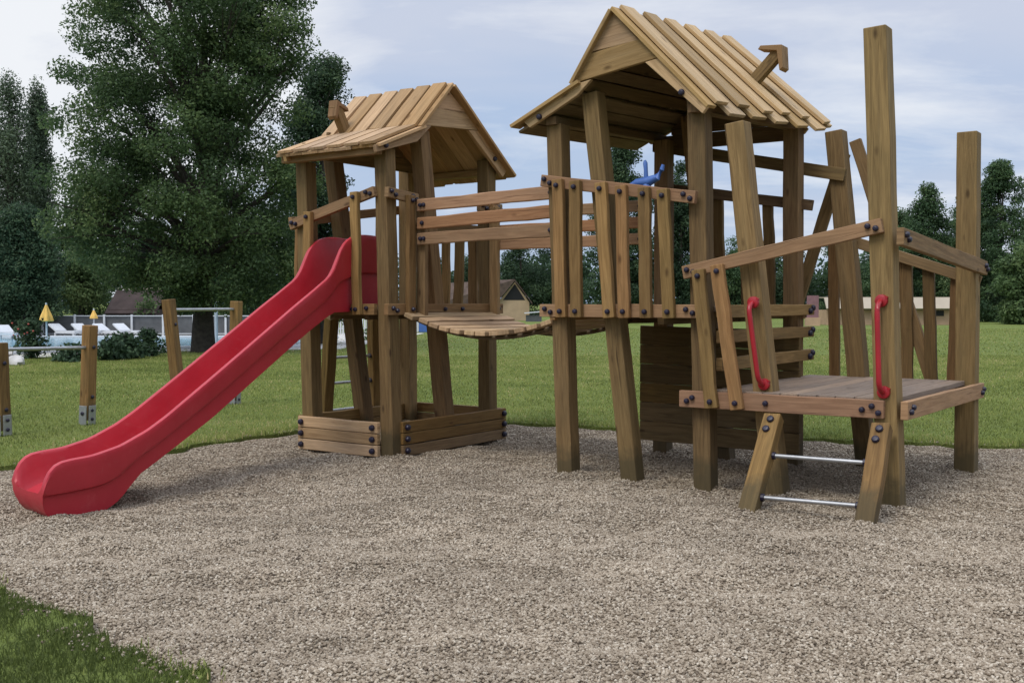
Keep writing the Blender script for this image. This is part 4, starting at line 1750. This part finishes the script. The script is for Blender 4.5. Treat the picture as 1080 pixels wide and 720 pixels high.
# ================================================================== LIGHT, SKY
SUN_EL, SUN_AZ = math.radians(54), math.radians(218)   # azimuth clockwise from +Y
sd = V((math.sin(SUN_AZ) * math.cos(SUN_EL), math.cos(SUN_AZ) * math.cos(SUN_EL), math.sin(SUN_EL)))
sun_d = bpy.data.lights.new('sun', 'SUN')
sun_d.energy = 1.35
sun_d.angle = math.radians(25)
sun_d.color = (1, .95, .87)
sun = bpy.data.objects.new('sun', sun_d)
sun.rotation_euler = sd.to_track_quat('Z', 'Y').to_euler()
COL.objects.link(sun)

w = bpy.data.worlds.new('World')
scene.world = w
w.use_nodes = True
nt = w.node_tree
bg = nt.nodes['Background']
sky = nd(nt, 'ShaderNodeTexSky', sky_type='NISHITA', sun_disc=False)
sky.sun_elevation = SUN_EL
sky.sun_rotation = SUN_AZ
sky.air_density = 1.0
sky.dust_density = 1.2
STR = .1
tc = nd(nt, 'ShaderNodeTexCoord').outputs['Generated']
sx = nd(nt, 'ShaderNodeSeparateXYZ')
lk(nt, tc, sx.inputs[0])
zc = math_n(nt, 'ADD', math_n(nt, 'MAXIMUM', sx.outputs[2], 0.0), .16)
cb = nd(nt, 'ShaderNodeCombineXYZ')
lk(nt, math_n(nt, 'DIVIDE', sx.outputs[0], zc), cb.inputs[0])
lk(nt, math_n(nt, 'DIVIDE', sx.outputs[1], zc), cb.inputs[1])
cl1 = noise(nt, mapping(nt, cb.outputs[0], (.55, .9, 1), (2.3, .4, 0)), 1.1, 8, .52, .3)
cl2 = noise(nt, mapping(nt, cb.outputs[0], (.8, 1.3, 1), (5.1, 3.7, 0)), 1.7, 9, .6, .4)


def dotdir(px, py):
    x, u = px - 540, 360 - py
    v = V((x, FOCAL * math.cos(PITCH) + u * math.sin(PITCH), -FOCAL * math.sin(PITCH) + u * math.cos(PITCH))).normalized()
    n = nd(nt, 'ShaderNodeVectorMath', operation='DOT_PRODUCT')
    nr = nd(nt, 'ShaderNodeVectorMath', operation='NORMALIZE')
    lk(nt, tc, nr.inputs[0])
    lk(nt, nr.outputs[0], n.inputs[0])
    n.inputs[1].default_value = v
    return n.outputs['Value']


K = 1 / STR
veil = tuple(c * K for c in (.44, .485, .59))       # grey-blue cloud sheet
white = tuple(c * K for c in (.70, .715, .735))       # bright cumulus
blue = mix(nt, .72, sky.outputs[0], tuple(c * K for c in (.25, .37, .58)))
glow = ramp(nt, dotdir(20, 20), [(.955, g3(0)), (.995, g3(1))])
up = ramp(nt, sx.outputs[2], [(.03, g3(0)), (.27, g3(1))])
cover = math_n(nt, 'ADD', math_n(nt, 'MULTIPLY', math_n(nt, 'SUBTRACT', cl1, .5), 1.9), math_n(nt, 'ADD', math_n(nt, 'MULTIPLY', up, .85), .30))
c = mix(nt, math_n(nt, 'MULTIPLY', cover, 1.0, True), blue, veil)
glow2 = ramp(nt, dotdir(985, 225), [(.985, g3(0)), (.999, g3(1))])
puff = math_n(nt, 'ADD', math_n(nt, 'ADD', cl2, math_n(nt, 'MULTIPLY', glow, .5)), math_n(nt, 'MULTIPLY', glow2, .16))
puff = ramp(nt, puff, [(.52, g3(0)), (.86, g3(.85))])
c = mix(nt, puff, c, white)
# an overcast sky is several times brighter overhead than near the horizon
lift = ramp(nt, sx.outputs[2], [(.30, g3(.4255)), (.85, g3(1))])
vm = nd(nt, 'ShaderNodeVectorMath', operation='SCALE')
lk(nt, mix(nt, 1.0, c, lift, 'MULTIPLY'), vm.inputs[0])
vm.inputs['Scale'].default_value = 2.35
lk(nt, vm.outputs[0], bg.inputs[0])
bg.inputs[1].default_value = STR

scene.view_settings.view_transform = 'Standard'
scene.view_settings.look = 'None'
scene.view_settings.exposure = 0.4
scene.view_settings.gamma = 1
scene.cycles.use_denoising = True
